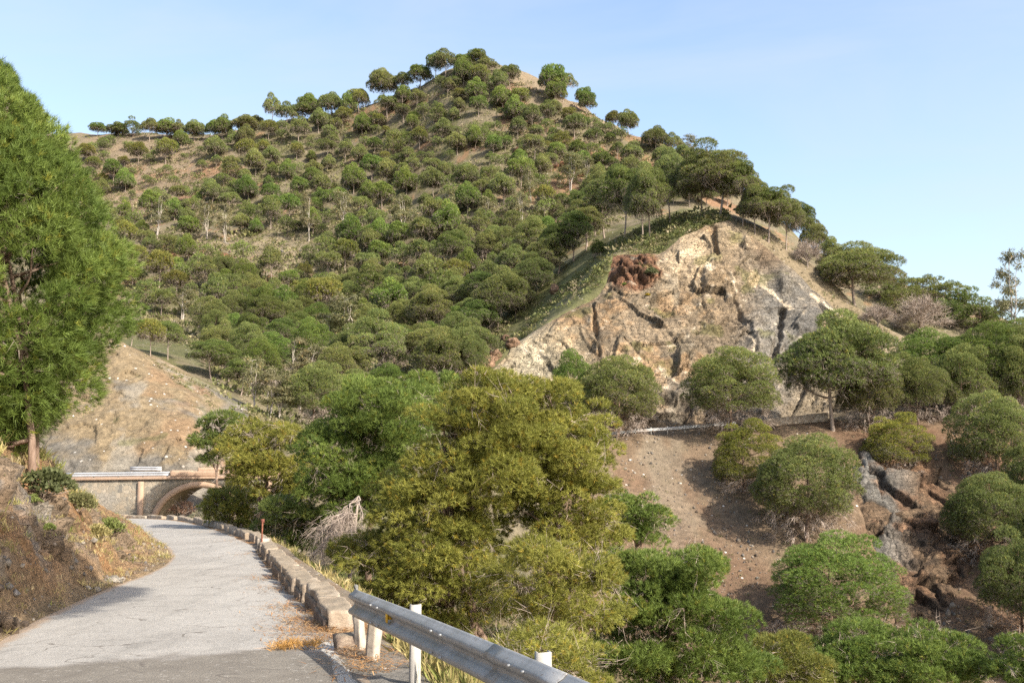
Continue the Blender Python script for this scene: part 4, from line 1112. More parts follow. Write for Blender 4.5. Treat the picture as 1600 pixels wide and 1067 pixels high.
# guardrail of the upper road, with its posts
up = np.stack([at(918, 683, 110.5), at(950, 679, 111.5), at(1000, 674, 112), at(1060, 670, 112.8), at(1130, 664, 113.6), at(1150, 662, 113.8)])
ut = np.linspace(0, 5, 40); up = np.stack([np.interp(ut, np.arange(6), up[:, j]) for j in range(3)], 1)
for q in up: q[2] = max(q[2] - 0.35, ground_z(q[0], q[1]) - 0.05) if False else q[2] - 0.35
small_rail("guardrail", up, "weathered guardrail along the upper road below the rock face", 0.45, 0.75, 12, 1, M_steel)
# low stone kerb further right on the upper road
def low_wall(pts, h, w, label, mat, seed):
    P = np.asarray(pts, float); o_ = P[0].copy(); r = None
    V = []; k = len(P)
    tn = np.gradient(P[:, :2], axis=0); tn /= np.hypot(tn[:, 0], tn[:, 1])[:, None]; nn = np.stack([tn[:, 1], -tn[:, 0]], 1)
    hs = h * (1 + 0.35 * fbm(P, 3.0, 3, seed))
    for a, zz in ((w / 2, -0.5), (w / 2, 1), (-w / 2, 1), (-w / 2, -0.5)):
        V.append(np.c_[P[:, :2] + nn * a, P[:, 2] + (hs if zz == 1 else -0.5)] - o_)
    V = np.concatenate(V); V += 0.04 * np.stack([fbm(V + 9, 0.6, 3, seed + j) for j in range(3)], 1)
    i = np.arange(k - 1)
    F = np.concatenate([np.stack([i + a * k, i + b_ * k, i + 1 + b_ * k, i + 1 + a * k], 1) for a, b_ in ((0, 1), (1, 2), (2, 3))])
    E = np.array([[0, k, 2 * k, 3 * k][::-1], [k - 1, 2 * k - 1, 3 * k - 1, 4 * k - 1]])
    o = link("low_wall", mesh_np("low_wall", V, [F, E], [mat]))
    o.location = o_
    return tag(o, label, "low wall")
low_wall(line_at(1165, 663, 1292, 651, 113.8, 115.5, 60), 0.45, 0.5, "low broken stone edge wall of the upper road behind the sunlit slope", M_par, 951)
low_wall(line_at(1352, 634, 1440, 627, 121.0, 122.5, 40), 0.4, 0.5, "low pale edge wall between the pines at the far right of the upper road", M_par, 961)
print("built", round(time.time() - T0, 1))
# ================================================================ TREES
M_pine = mat_leaf("pine_needles", 0.38, 0.018, 0.20)
M_near = mat_leaf("near_pine_needles", 0.38, 0.004, 0.04)
M_euc = mat_leaf("eucalyptus_leaves", 0.30, 0.015, 0.15)
M_bark = mat_bark("pine_bark", (0.13, 0.085, 0.06), (0.26, 0.185, 0.14))
M_barkg = mat_bark("grey_bark", (0.20, 0.155, 0.125), (0.36, 0.29, 0.235))
M_euct = mat_bark("pale_bark", (0.30, 0.255, 0.21), (0.48, 0.43, 0.37), 3)
M_twig = mat_plain("dead_twigs", (0.33, 0.265, 0.215), 0.95, 0, 0.25, 2)
def unit(v): return v / (np.linalg.norm(v, axis=-1, keepdims=True) + 1e-9)
def rdir(n, g): return unit(g.normal(size=(n, 3)))
def needles(C, A, k, L, Wd, spread, g, droop=0.0, face=None):
    """k thin needles from each tuft point C along axis A; returns triangles (n,3,3)"""
    n = len(C)
    c = np.repeat(C, k, 0); a = np.repeat(A, k, 0)
    d = unit(a + spread * g.normal(size=(n * k, 3)) * 0.6)
    d[:, 2] -= droop; d = unit(d)
    f = a if face is None else np.repeat(face, k, 0)
    side = unit(np.cross(d, f + 0.55 * rdir(n * k, g)))
    ln = L * g.uniform(0.65, 1.2, (n * k, 1))
    w = Wd * g.uniform(0.7, 1.2, (n * k, 1))
    b = c + 0.12 * L * g.normal(size=(n * k, 3))
    return np.stack([b - side * w / 2, b + side * w / 2, b + d * ln], 1)
def leafmesh(name, tris, cols, mat):
    V = tris.reshape(-1, 3); F = np.arange(len(V)).reshape(-1, 3)
    return mesh_np(name, V, F, [mat], col=np.repeat(cols, 3, 0))
def crown(name, clumps, tufts_m2, k, L, Wd, spread, pal, g, mat=None, up=0.5, ctr=None, droop=0.0, lower=-0.35, out=0.8, vary=0.18, shell=0.25, dead=0.0):
    """foliage of one tree: tufts over the shells of overlapping clumps (x, y, z, rx, ry, rz)"""
    clumps = np.asarray(clumps, float); zlo, zhi = clumps[:, 2].min(), clumps[:, 2].max()
    if ctr is None: ctr = clumps[:, :3].mean(0) - (0, 0, 0.5)
    T, Cc = [], []
    pal = np.asarray(pal, float)
    for c in clumps:
        area = 4 * math.pi * (c[3] * c[4] * c[5]) ** (2 / 3)
        n = max(6, int(area * tufts_m2))
        d = rdir(n, g)
        d = d[d[:, 2] > lower + 0.25 * g.normal(size=len(d))]
        # lumpy surface: tufts gather on twigs
        q = d * (1 + shell * (g.random((len(d), 1)) - 0.75))
        p = c[:3] + q * c[3:]
        o = unit(p - ctr)
        ax = unit(d * 0.7 + o * out + np.array([0, 0, up]))
        t = needles(p, ax, k, L, Wd, spread, g, droop, unit(d + 0.5 * o + (0, 0, 0.35)))
        tone = pal[0] + (pal[1] - pal[0]) * np.clip(g.normal(0.5, 0.32), 0, 1)
        col = tone[None] * (1 + vary * g.normal(size=(len(p), 1))) 
        yel = g.random((len(p), 1)) < 0.06
        col = np.where(yel, col * (1.5, 1.15, 0.9), col)
        if dead:
            # old twiggy tufts, mostly on the lower boughs
            pd = dead * np.clip(1.1 - 1.25 * (p[:, 2:3] - zlo) / (zhi - zlo + 1e-6), 0.06, 1)
            dm = (g.random((len(p), 1)) < pd) & (d[:, 2:3] < 0.6)
            col = np.where(dm, np.array([0.235, 0.195, 0.150]) * g.uniform(.7, 1.25, (len(p), 1)), col)
        T.append(t); Cc.append(np.repeat(np.clip(col, 0.004, 0.5), k, 0))
    return leafmesh(name, np.concatenate(T), np.concatenate(Cc), mat or M_pine)
def limb(mb, a, b, r0, r1, g, sag=0.1, n=6, sides=5):
    a = np.asarray(a, float); b = np.asarray(b, float)
    t = np.linspace(0, 1, n)[:, None]
    L = np.linalg.norm(b - a)
    P = a + (b - a) * t
    P[:, 2] -= (sag * L * np.sin(t * math.pi))[:, 0]
    P[1:-1] += g.normal(size=(n - 2, 3)) * L * 0.025
    mb.tube(P, r0 + (r1 - r0) * t[:, 0], sides)
    return P
def twigs_mesh(name, starts, dirs, k, L, r, g, mat, droop=0.6, sub=3):
    """sprays of thin bare twigs: long narrow tapering triangles"""
    s = np.repeat(np.asarray(starts, float), k, 0); d = np.repeat(np.asarray(dirs, float), k, 0); n = len(s)
    v = unit(d + 0.55 * g.normal(size=(n, 3))); ln = L * g.uniform(0.5, 1.2, (n, 1))
    m = s + v * ln * 0.5; e = m + unit(v + (0, 0, -droop)) * ln * 0.55
    T = []
    def tri(p, q, w):
        sd = unit(np.cross(unit(q - p), rdir(len(p), g)))
        T.append(np.stack([p - sd * w / 2, p + sd * w / 2, q], 1))
    tri(s, m, r); tri(m - (m - s) * .15, e, r * 0.7)
    for j in range(sub):
        f = g.random((n, 1)); b0 = s + (e - s) * f; v2 = unit(v + 0.9 * g.normal(size=(n, 3)) + (0, 0, -droop * 0.7))
        tri(b0, b0 + v2 * ln * g.uniform(0.25, 0.5, (n, 1)), r * 0.6)
    V = np.concatenate(T).reshape(-1, 3)
    return mesh_np(name, V, np.arange(len(V)).reshape(-1, 3), [mat])
PAL_PINE = [(0.160, 0.186, 0.056), (0.262, 0.286, 0.092)]
PAL_DARK = [(0.110, 0.148, 0.038), (0.190, 0.235, 0.060)]
PAL_YEL = [(0.165, 0.180, 0.040), (0.250, 0.250, 0.060)]
PAL_ALEP = [(0.205, 0.208, 0.040), (0.325, 0.308, 0.066)]
PAL_BRIGHT = [(0.122, 0.178, 0.036), (0.212, 0.276, 0.062)]
PAL_EUC = [(0.190, 0.180, 0.085), (0.285, 0.262, 0.140)]
def dome_clumps(g, n, Rr, z0, h, cr=(0.26, 0.40), flat=0.75, under=-0.2, round_=0.74, lean=0.0):
    """clump centres spread evenly over a dome of radius Rr standing on height z0"""
    out = []
    ga = math.pi * (3 - math.sqrt(5)); f1, f2, f3 = g.uniform(0, 6.283, 3)
    for i in range(n):
        zc = 1 - (i + 0.5) / n * (1 - under)
        rr_ = math.sqrt(max(0, 1 - zc * zc)); th = i * ga + g.normal(0, 0.25)
        k = round_ * g.uniform(0.80, 1.12) * (1 + 0.16 * math.cos(th - f1) + 0.10 * math.cos(2 * th - f2) + 0.07 * math.cos(3 * th - f3))
        c = Rr * g.uniform(*cr)
        out.append((Rr * k * rr_ * math.cos(th) + lean * zc, Rr * k * rr_ * math.sin(th), z0 + h * k * zc, c, c * g.uniform(.85, 1.15), c * flat))
    return np.array(out)
class Proto: pass
def make_umbrella(g, h=8.0, w=8.5, crown_frac=0.5, tri=(16, 3, 0.42, 0.12), pal=PAL_PINE, n=26, flat=0.6, twig=18, tr=0.17, lod=1):
    """stone pine: bare trunk, rising limbs, umbrella crown with a dead grey underside"""
    p = Proto(); p.h, p.w = h, w
    Rr = w / 2; z0 = h * (1 - crown_frac); hc = h - z0
    cl = dome_clumps(g, n, Rr, z0 + 0.05 * hc, hc * 0.98, flat=flat, under=-0.12)
    p.crown = crown("crown", cl, tri[0], tri[1], tri[2], tri[3], 0.9, pal, g, up=0.7, ctr=np.array([0, 0, z0 - 0.3 * hc]), lower=-0.25, dead=0.5)
    mb = MB()
    bend = g.normal(0, 0.03 * h, 2)
    f = np.linspace(0, 1, 7)
    tk = np.stack([bend[0] * np.sin(f * 2.2), bend[1] * np.sin(f * 2.6), -0.5 + f * (z0 + 0.35 * hc + 0.5)], 1)
    mb.tube(tk, tr * (1 - 0.5 * f) * np.where(f < .1, 1.3, 1), 7)
    sel = cl[g.permutation(len(cl))[: (14 if lod else 9)]]
    st, sd = [], []
    for c in sel:
        s = tk[min(6, 3 + int(g.random() * 3.5))]
        P = limb(mb, s, c[:3] - (0, 0, c[5] * .3), tr * 0.42, 0.03, g, 0.08)
        st += [P[3], P[4]]; sd += [unit(P[4] - P[3] + (0, 0, -0.3)), unit(P[5] - P[4] + (0, 0, -.5))]
    p.trunk = mesh_np("trunk", *mb.arrays(), [M_barkg], smooth=True)
    for i in range(twig):
        th = g.uniform(0, 6.283); r_ = Rr * math.sqrt(g.random()) * 0.8
        st.append(np.array([r_ * math.cos(th), r_ * math.sin(th), z0 + hc * (0.30 - 0.25 * (r_ / Rr)) + g.normal(0, .15)])); sd.append(unit(np.array([math.cos(th), math.sin(th), -0.5])))
    p.twigs = twigs_mesh("dead_twigs", st, sd, 6 if lod else 5, 0.16 * w, 0.05 if not lod else 0.035, g, M_twig, 0.7)
    return p
def make_round_pine(g, h=10.0, w=8.0, base=0.18, tri=(26, 5, 0.30, 0.05), pal=PAL_PINE, n=46, twig=40, tr=0.16, mat=None, cone=0.0, cr=(0.17, 0.30), flat=0.8, up=0.65, droop=0.0, spread=0.9, twigr=0.03, k_tw=7, vary=0.18):
    """full crowned pine: foliage nearly to the ground, grey dead boughs below"""
    p = Proto(); p.h, p.w = h, w
    Rr = w / 2; z0 = h * (base + 0.30); hc = h - z0
    up_cl = dome_clumps(g, n, Rr, z0, hc * 1.0, cr=cr, flat=flat, under=-0.65, round_=0.80)
    if cone:
        k = 1 - cone * np.clip((up_cl[:, 2] - z0) / hc, 0, 1)
        up_cl[:, 0] *= k; up_cl[:, 1] *= k
    for c in up_cl:
        if c[2] < h * base + c[5]: c[2] = h * base + c[5] * g.uniform(0.9, 1.6)
    p.crown = crown("crown", up_cl, tri[0], tri[1], tri[2], tri[3], spread, pal, g, mat, up=up, ctr=np.array([0, 0, z0 - 0.25 * hc]), droop=droop, lower=-0.3, vary=vary, dead=0.42)
    mb = MB()
    f = np.linspace(0, 1, 8); bend = g.normal(0, 0.025 * h, 2)
    tk = np.stack([bend[0] * np.sin(f * 2.2), bend[1] * np.sin(f * 2.6), -0.6 + f * (h * 0.86 + 0.6)], 1)
    mb.tube(tk, tr * (1 - 0.8 * f), 8)
    st, sd = [], []
    for c in up_cl[g.permutation(len(up_cl))[:22]]:
        zs = np.clip(c[2] - g.uniform(0.05, 0.22) * h, h * base * .6, h * 0.8); s = np.array([np.interp(zs, tk[:, 2], tk[:, j]) for j in range(3)])
        P = limb(mb, s, c[:3], tr * 0.35 * (1.1 - zs / h), 0.02, g, 0.03)
        st += [P[4]]; sd += [unit(P[5] - P[4])]
    for i in range(int(twig)):
        th = g.uniform(0, 6.283); zz = h * base * g.uniform(0.55, 1.7); r_ = Rr * g.uniform(0.25, 0.85)
        s = np.array([np.interp(zz, tk[:, 2], tk[:, j]) for j in range(3)]); e = np.array([r_ * math.cos(th), r_ * math.sin(th), zz - 0.08 * h * g.random()])
        if i < 14: limb(mb, s, e, tr * .22, 0.015, g, -0.06)
        st.append(e); sd.append(unit(np.array([math.cos(th), math.sin(th), -0.7])))
    p.trunk = mesh_np("trunk", *mb.arrays(), [M_bark], smooth=True)
    p.twigs = twigs_mesh("dead_twigs", st, sd, k_tw, 0.10 * w, twigr, g, M_twig, 0.9)
    return p
def make_euc(g, h=12.0, w=7.0, tri=(7, 4, 0.45, 0.11), pal=PAL_EUC, stems=3, n=26):
    """eucalyptus: several pale leaning stems, airy khaki foliage in loose clumps"""
    p = Proto(); p.h, p.w = h, w
    mb = MB(); cl = []
    for s in range(stems):
        th = g.uniform(0, 6.283); sp_ = w * 0.22 * g.random() if s else 0.3
        top = np.array([sp_ * math.cos(th), sp_ * math.sin(th), h * g.uniform(0.75, 0.95)])
        f = np.linspace(0, 1, 9)[:, None]
        P = np.array([0.25 * math.cos(th), 0.25 * math.sin(th), -0.5]) * (1 - f) + top * f + g.normal(size=(9, 3)) * 0.14 * np.array([1, 1, .2])
        mb.tube(P, 0.15 * (1 - .85 * f[:, 0]), 6)
        for b in range(n // stems):
            k = int(g.integers(3, 9)); a = P[k]
            an = g.uniform(0, 6.283); ln = w * g.uniform(0.15, 0.42) * (1.15 - 0.5 * k / 9)
            e = a + np.array([math.cos(an) * ln, math.sin(an) * ln, ln * g.uniform(0.3, 1.1)])
            e[2] = min(e[2], h * 0.97)
            limb(mb, a, e, 0.05, 0.015, g, -0.1)
            r_ = w * g.uniform(0.09, 0.17)
            cl.append((*e, r_, r_, r_ * 0.75))
    p.crown = crown("crown", cl, tri[0], tri[1], tri[2], tri[3], 1.3, pal, g, M_euc, up=-0.2, droop=0.45, lower=-1.2, out=0.2, shell=1.0)
    p.trunk = mesh_np("trunk", *mb.arrays(), [M_euct], smooth=True)
    p.twigs = None
    return p
def make_bare(g, h=6.0, w=6.0, mat=None, k=10, r=0.05, n=46):
    """leafless grey shrub-like tree"""
    p = Proto(); p.h, p.w = h, w; p.crown = None
    mb = MB(); mb.tube([(0, 0, -.4), (0.05, 0, h * .25), (0, .05, h * .5)], [0.13, 0.10, 0.07], 6)
    st, sd = [], []
    for i in range(n):
        d = rdir(1, g)[0]; d[2] = abs(d[2]) * .9 + 0.1; d = unit(d)
        e = np.array([d[0] * w * .36, d[1] * w * .36, h * .3 + d[2] * h * .5]); P = limb(mb, (0, 0, h * g.uniform(.15, .45)), e, 0.05, 0.015, g, -0.05)
        st += [P[3], P[4], P[5]]; sd += [d, d, d]
    p.trunk = mesh_np("trunk", *mb.arrays(), [mat or M_twig], smooth=True)
    p.twigs = twigs_mesh("bare_twigs", st, sd, k, h * .22, r, g, mat or M_twig, -0.1, 4)
    return p
def place(p, name, base, h, w, label, cat, group=None, rz=None, g=np.random.default_rng(5), d=None):
    o = empty(name, (float(base[0]), float(base[1]), float(base[2])), label, cat, group, g.uniform(0, 6.283) if rz is None else rz)
    o.scale = (w / p.w, (d or w) / p.w, h / p.h)
    for nm in ('trunk', 'crown', 'twigs'):
        me = getattr(p, nm)
        if me is not None:
            c = bpy.data.objects.new(me.name.split('.')[0], me); COL.objects.link(c); c.parent = o
    return o
def G(k): return np.random.default_rng(1000 + k)
# -------- prototypes
UMB = [make_umbrella(G(i), 8, 8.5, cf, (16, 3, 0.48, 0.125), pl, n_, fl, 42, lod=0) for i, (cf, pl, n_, fl) in enumerate(((0.50, PAL_BRIGHT, 26, .75), (0.43, PAL_PINE, 20, .65), (0.58, PAL_PINE, 32, .8), (0.50, PAL_YEL, 22, .75), (0.64, PAL_BRIGHT, 36, .85), (0.46, PAL_PINE, 17, .7)))]
UMBM = [make_umbrella(G(20 + i), 10, 8.5, cf, (40, 7, 0.24, 0.040), pl, n_, fl, 40, 0.17) for i, (cf, pl, n_, fl) in enumerate(((0.55, PAL_PINE, 34, .6), (0.5, PAL_DARK, 30, .55), (0.62, PAL_PINE, 38, .7)))]
MID = [make_round_pine(G(40 + i), 10, w_, b_, (40, 8, 0.19, 0.029), pl, n_ + 26, 110, cr=(0.19, 0.30), twigr=0.045, k_tw=8) for i, (w_, b_, pl, n_) in enumerate(((8.5, .2, PAL_PINE, 50), (8, .16, PAL_BRIGHT, 46), (9, .26, PAL_PINE, 44), (7.5, .12, PAL_ALEP, 50)))]
FAR = [make_round_pine(G(60 + i), 8, w_, b_, (14, 3, 0.45, 0.11), pl, n_, 16, 0.14, cr=(0.22, 0.34), twigr=0.05, k_tw=5) for i, (w_, b_, pl, n_) in enumerate(((7, .15, PAL_PINE, 30), (6.5, .1, PAL_DARK, 28), (7, .2, PAL_YEL, 30)))]
EUC = [make_euc(G(80 + i), 12, 7, stems=s) for i, s in enumerate((2, 3, 4))]
BARE = [make_bare(G(90 + i)) for i in range(2)]
print("protos", round(time.time() - T0, 1))

g = np.random.default_rng(77)
placed = []            # (px, py, w_px) of trees already standing on the far slopes
def onpx(px, py):
    h = hit_px(px, py)
    return h
def tree_px(p, px, base_y, top_y, w_px, label, name="pine_tree", cat="pine", group=None, D=None, rz=None, wd=None):
    """stand a tree on the ground seen at (px, base_y); its size from the photograph's own measures"""
    if D is None:
        b = onpx(px, base_y)
        if b is None: print("miss", px, base_y); return None
    else:
        b = at(px, base_y, D); b[2] = top_z(b[0], b[1])
    top = at(px, top_y, b[1])
    h = top[2] - b[2]
    w = w_px / FPX * b[1]
    placed.append((px, base_y, w_px))
    return place(p, name, b, h, w * 1.02, label, cat, group, rz, g)

# ---- skyline and far hill
SKY = [(152, 212, 196, 30), (180, 214, 196, 28), (206, 214, 186, 24), (238, 216, 191, 34), (262, 217, 192, 34), (285, 214, 196, 26), (308, 215, 194, 30), (330, 214, 189, 34), (352, 212, 188, 30), (378, 205, 184, 34), (400, 200, 178, 30),
       (428, 194, 157, 36), (448, 193, 160, 30), (470, 190, 158, 34), (492, 186, 154, 32), (516, 183, 146, 36), (540, 178, 143, 36), (566, 170, 136, 34), (600, 160, 110, 46), (628, 148, 118, 34), (650, 140, 100, 36), (678, 126, 88, 36), (700, 120, 90, 34), (724, 112, 80, 40), (746, 108, 76, 44), (764, 112, 92, 32),
       (790, 128, 116, 20), (858, 152, 111, 40), (876, 156, 114, 34), (866, 158, 132, 26), (905, 166, 138, 24), (920, 172, 146, 22), (962, 200, 174, 28), (978, 208, 180, 24), (1026, 236, 200, 36), (1048, 244, 212, 30)]
for i, (x, b, t_, w) in enumerate(SKY):
    if x < 410: lb = "small flat-topped stone pine on the long left skyline ridge"
    elif x < 640: lb = "umbrella pine on the skyline shoulder below the summit on its left"
    elif x < 775: lb = "rounded stone pine crowding the summit of the hill"
    elif x < 800: lb = "lone shrub-sized pine on the bare crest right of the summit"
    elif x < 890: lb = "stone pine of the tight clump on the skyline right of the bare summit crest"
    elif x < 940: lb = "small isolated stone pine on the right skyline below the tight clump"
    else: lb = "stone pine on the lower right skyline above the spur trees"
    if x == 206: lb = "upright dark bushy pine standing tallest on the left skyline ridge"
    p = FAR[1] if x == 206 else UMB[int(g.integers(0, 6)) if x != 600 else 2]
    jt = g.uniform(-1, 1, 4)
    tree_px(p, x + 7 * jt[0], b + 3 + 4 * jt[1], t_ + 6 * jt[2], w * (1.05 + 0.3 * jt[3]), lb, "stone_pine", "pine", "pines on the skyline")
tree_px(EUC[1], 1074, 246, 212, 34, "yellowish airy eucalyptus on the skyline beside the spur pines", "eucalyptus", "eucalyptus")
# pale eucalyptus trees of the mid slope
EUL = [(245, 372, 305, 40), (325, 375, 315, 36), (352, 378, 318, 32), (482, 378, 305, 30), (540, 370, 300, 44), (545, 560, 462, 90), (510, 555, 490, 60), (590, 555, 500, 60), (630, 365, 305, 50), (702, 352, 300, 34), (762, 352, 310, 36), (815, 350, 300, 34), (830, 318, 265, 30), (890, 300, 240, 46), (920, 290, 245, 36),
       (455, 605, 530, 60), (490, 610, 540, 56), (420, 650, 575, 66), (440, 655, 590, 60), (285, 500, 452, 46), (310, 510, 470, 40), (470, 640, 580, 50), (400, 640, 560, 46)]
for i, (x, b, t_, w) in enumerate(EUL):
    lb = ("tall pale-trunked eucalyptus standing out in the gully left of the rock spur" if x in (545, 510, 590) else "khaki eucalyptus with white stems low in the gully behind the bridge trees" if b > 600 else
          "pale-stemmed eucalyptus on the old terrace half way up the hill" if x < 700 and b < 400 else "sparse eucalyptus near the top of the cut slope" if b > 400 else "pale-stemmed eucalyptus in the row above the spur's left shoulder")
    tree_px(EUC[i % 3], x, b, t_, w, lb, "eucalyptus", "eucalyptus", "eucalyptus trees on the hillside")
# ---- spur crest and its shoulders
SPUR = [(1124, 338, 228, 100, 0), (1096, 334, 240, 70, 2), (1160, 352, 246, 60, 1), (1048, 350, 236, 58, 0), (1016, 372, 262, 66, 1), (1005, 378, 258, 60, 2), (975, 372, 256, 70, 1), (945, 372, 272, 70, 0), (918, 385, 290, 60, 1), (930, 368, 262, 60, 2),
        (1200, 378, 290, 78, 1), (1180, 366, 282, 50, 2), (1228, 390, 300, 60, 0), (1255, 396, 316, 44, 1), (1275, 412, 345, 40, 0), (1302, 440, 372, 40, 2), (1335, 477, 380, 118, 2)]
for i, (x, b, t_, w, k) in enumerate(SPUR):
    lb = {0: "tallest broad umbrella pine at the very top of the rock face", 3: "straight slim-trunked pine alone between the two groups on the spur crest", 4: "pine with a bare leaning trunk at the edge of the grassy spur top", 5: "pine with a bare leaning trunk at the edge of the grassy spur top", 16: "broad dark stone pine standing alone on the right flank of the rock spur"}.get(i)
    lb = lb or ("umbrella pine in the dark group on the left shoulder of the rock spur" if x < 1000 else "umbrella pine at the top of the rock face beside the tallest one" if x < 1170 else "pine in the dense row down the right shoulder of the rock spur")
    tree_px(UMBM[k], x, b, t_, w * 1.05, lb, "umbrella_pine", "pine", "pines on the rock spur crest")
tree_px(MID[1], 935, 402, 374, 24, "tiny young pine on the grassy slope left of the red-brown outcrop")
tree_px(BARE[0], 1262, 418, 372, 46, "leafless greyish shrub tree under the pines of the spur's right shoulder", "bare_tree", "bare tree")
tree_px(BARE[1], 1440, 532, 458, 96, "large round leafless pinkish-grey tree behind the right flank", "bare_tree", "bare tree")
tree_px(BARE[0], 1372, 512, 472, 50, "small leafless grey bush beside the lone pine on the right flank", "bare_tree", "bare tree")
for x, b, t_, w in ((848, 446, 372, 62), (872, 428, 350, 64), (896, 408, 330, 62), (915, 392, 318, 60), (828, 470, 396, 60), (806, 494, 424, 58)):
    tree_px(UMBM[int(g.integers(0, 3))], x, b, t_, w, "umbrella pine crowding the left side of the grassy spur", "pine_tree", "pine", "pines crowding the left side of the spur")
for x, b in ((1052, 318), (1078, 324), (1104, 322), (1136, 322), (1090, 304), (1064, 300)):
    tree_px(UMB[int(g.integers(0, 6))], x, b, b - 40, 38, "distant stone pine glimpsed between the trunks of the spur crest trees", "stone_pine", "pine", "distant pines behind the spur crest")
# ---- dense green ridge at far right
for x, b, t_, w, k in ((1375, 470, 428, 50, 0), (1410, 478, 432, 60, 2), (1445, 478, 430, 60, 0), (1480, 490, 440, 60, 2), (1505, 502, 448, 56, 1), (1400, 500, 450, 60, 0), (1480, 512, 464, 60, 1), (1530, 520, 466, 60, 1), (1550, 520, 478, 50, 1), (1610, 535, 492, 70, 0), (1575, 540, 500, 60, 1)):
    tree_px(FAR[k if k < 2 else 0], x, b, t_, w, "dense green pine of the low ridge at the far right" if k != 1 else "dark bushy tree at the foot of the far right ridge", "pine_tree", "pine", "pines on the far right ridge")
tree_px(EUC[0], 1580, 530, 394, 66, "tall airy eucalyptus against the sky at the right edge", "eucalyptus", "eucalyptus", D=142)
# ---- pines along the upper road
ROADP = [(965, 684, 556, 128, 0, "round pine in front of the rock face, its trunk by the guardrail's left end"), (896, 684, 548, 72, 1, "smaller dark pine half hidden behind the round one left of the rock face"), (1143, 676, 546, 136, 0, "round pine in front of the middle of the rock face beside the upper road"),
         (1302, 672, 490, 156, 2, "large pine with a dark bare trunk in front of the rock face's shaded foot"), (1358, 676, 545, 92, 0, "mid-sized pine with grey dead boughs right of the large dark-trunked one"), (1436, 668, 560, 84, 2, "narrow pine with drooping grey boughs by the pale edge wall"),
         (1455, 640, 514, 118, 1, "broad light green pine at the head of the right-hand group"), (1500, 660, 540, 90, 0, "pine with hanging dead boughs in the middle of the right-hand group"), (1545, 640, 506, 118, 1, "wide pine crown rising behind the right-hand group"), (1590, 660, 528, 90, 0, "pine at the right edge level with the upper road"), (1620, 650, 510, 90, 2, "pine cut by the right edge behind the group")]
for x, b, t_, w, k, lb in ROADP:
    tree_px(UMBM[2] if x == 1302 else MID[k], x, b, t_, w * 1.05, lb, "pine_tree", "pine", "pines along the upper road")
# ---- pines on the slope below the upper road
SLOPE = [(1258, 845, 680, 160, 0, "large greyish pine in the middle of the bare brown slope"), (1162, 768, 655, 96, 3, "smaller yellowish pine up-slope and left of the large greyish one"), (1300, 1005, 832, 196, 1, "big full round pine low on the brown slope"), (1398, 738, 645, 88, 3, "olive pine above the broken rock ledges"),
         (1560, 760, 612, 112, 0, "pine with drooping grey boughs above the right-hand shade"), (1548, 880, 740, 134, 0, "pine leaning over the shaded rock hollow at right"), (1600, 1010, 836, 130, 2, "pine with hanging dead boughs at the lower right edge"), (1668, 960, 770, 150, 0, "pine just outside the right edge that shades the hollow"), (1700, 1080, 880, 150, 2, "lower pine just outside the right edge"), (1622, 830, 690, 90, 0, "pine cut by the right edge beside the shaded hollow")]
for x, b, t_, w, k, lb in SLOPE:
    tree_px(MID[k], x, b, t_, w * 1.05, lb, "pine_tree", "pine", "pines on the slope below the upper road")
tree_px(MID[1], 1072, 566, 526, 44, "small round green bush-like pine growing on the rock face")
# ---- left cut slope crest
for x, b, t_, w, k, lb in ((235, 557, 500, 44, 3, "brownish drying pine, first on the crest of the cut slope"), (262, 562, 500, 46, 2, "pine with a bare trunk second along the crest of the cut slope"), (330, 592, 528, 64, 0, "bushy stone pine on the middle of the cut slope crest"), (356, 598, 540, 40, 2, "slim pine just right of the bushy one on the cut slope crest"),
                         (376, 618, 560, 54, 0, "lowest pine on the right end of the cut slope crest"), (205, 540, 500, 36, 2, "dark pine on the cut slope crest beside the big left pine")):
    tree_px(UMBM[1] if k != 3 else UMB[3], x, b, t_, w * 1.1, lb, "pine_tree", "pine", "pines on the cut slope crest")
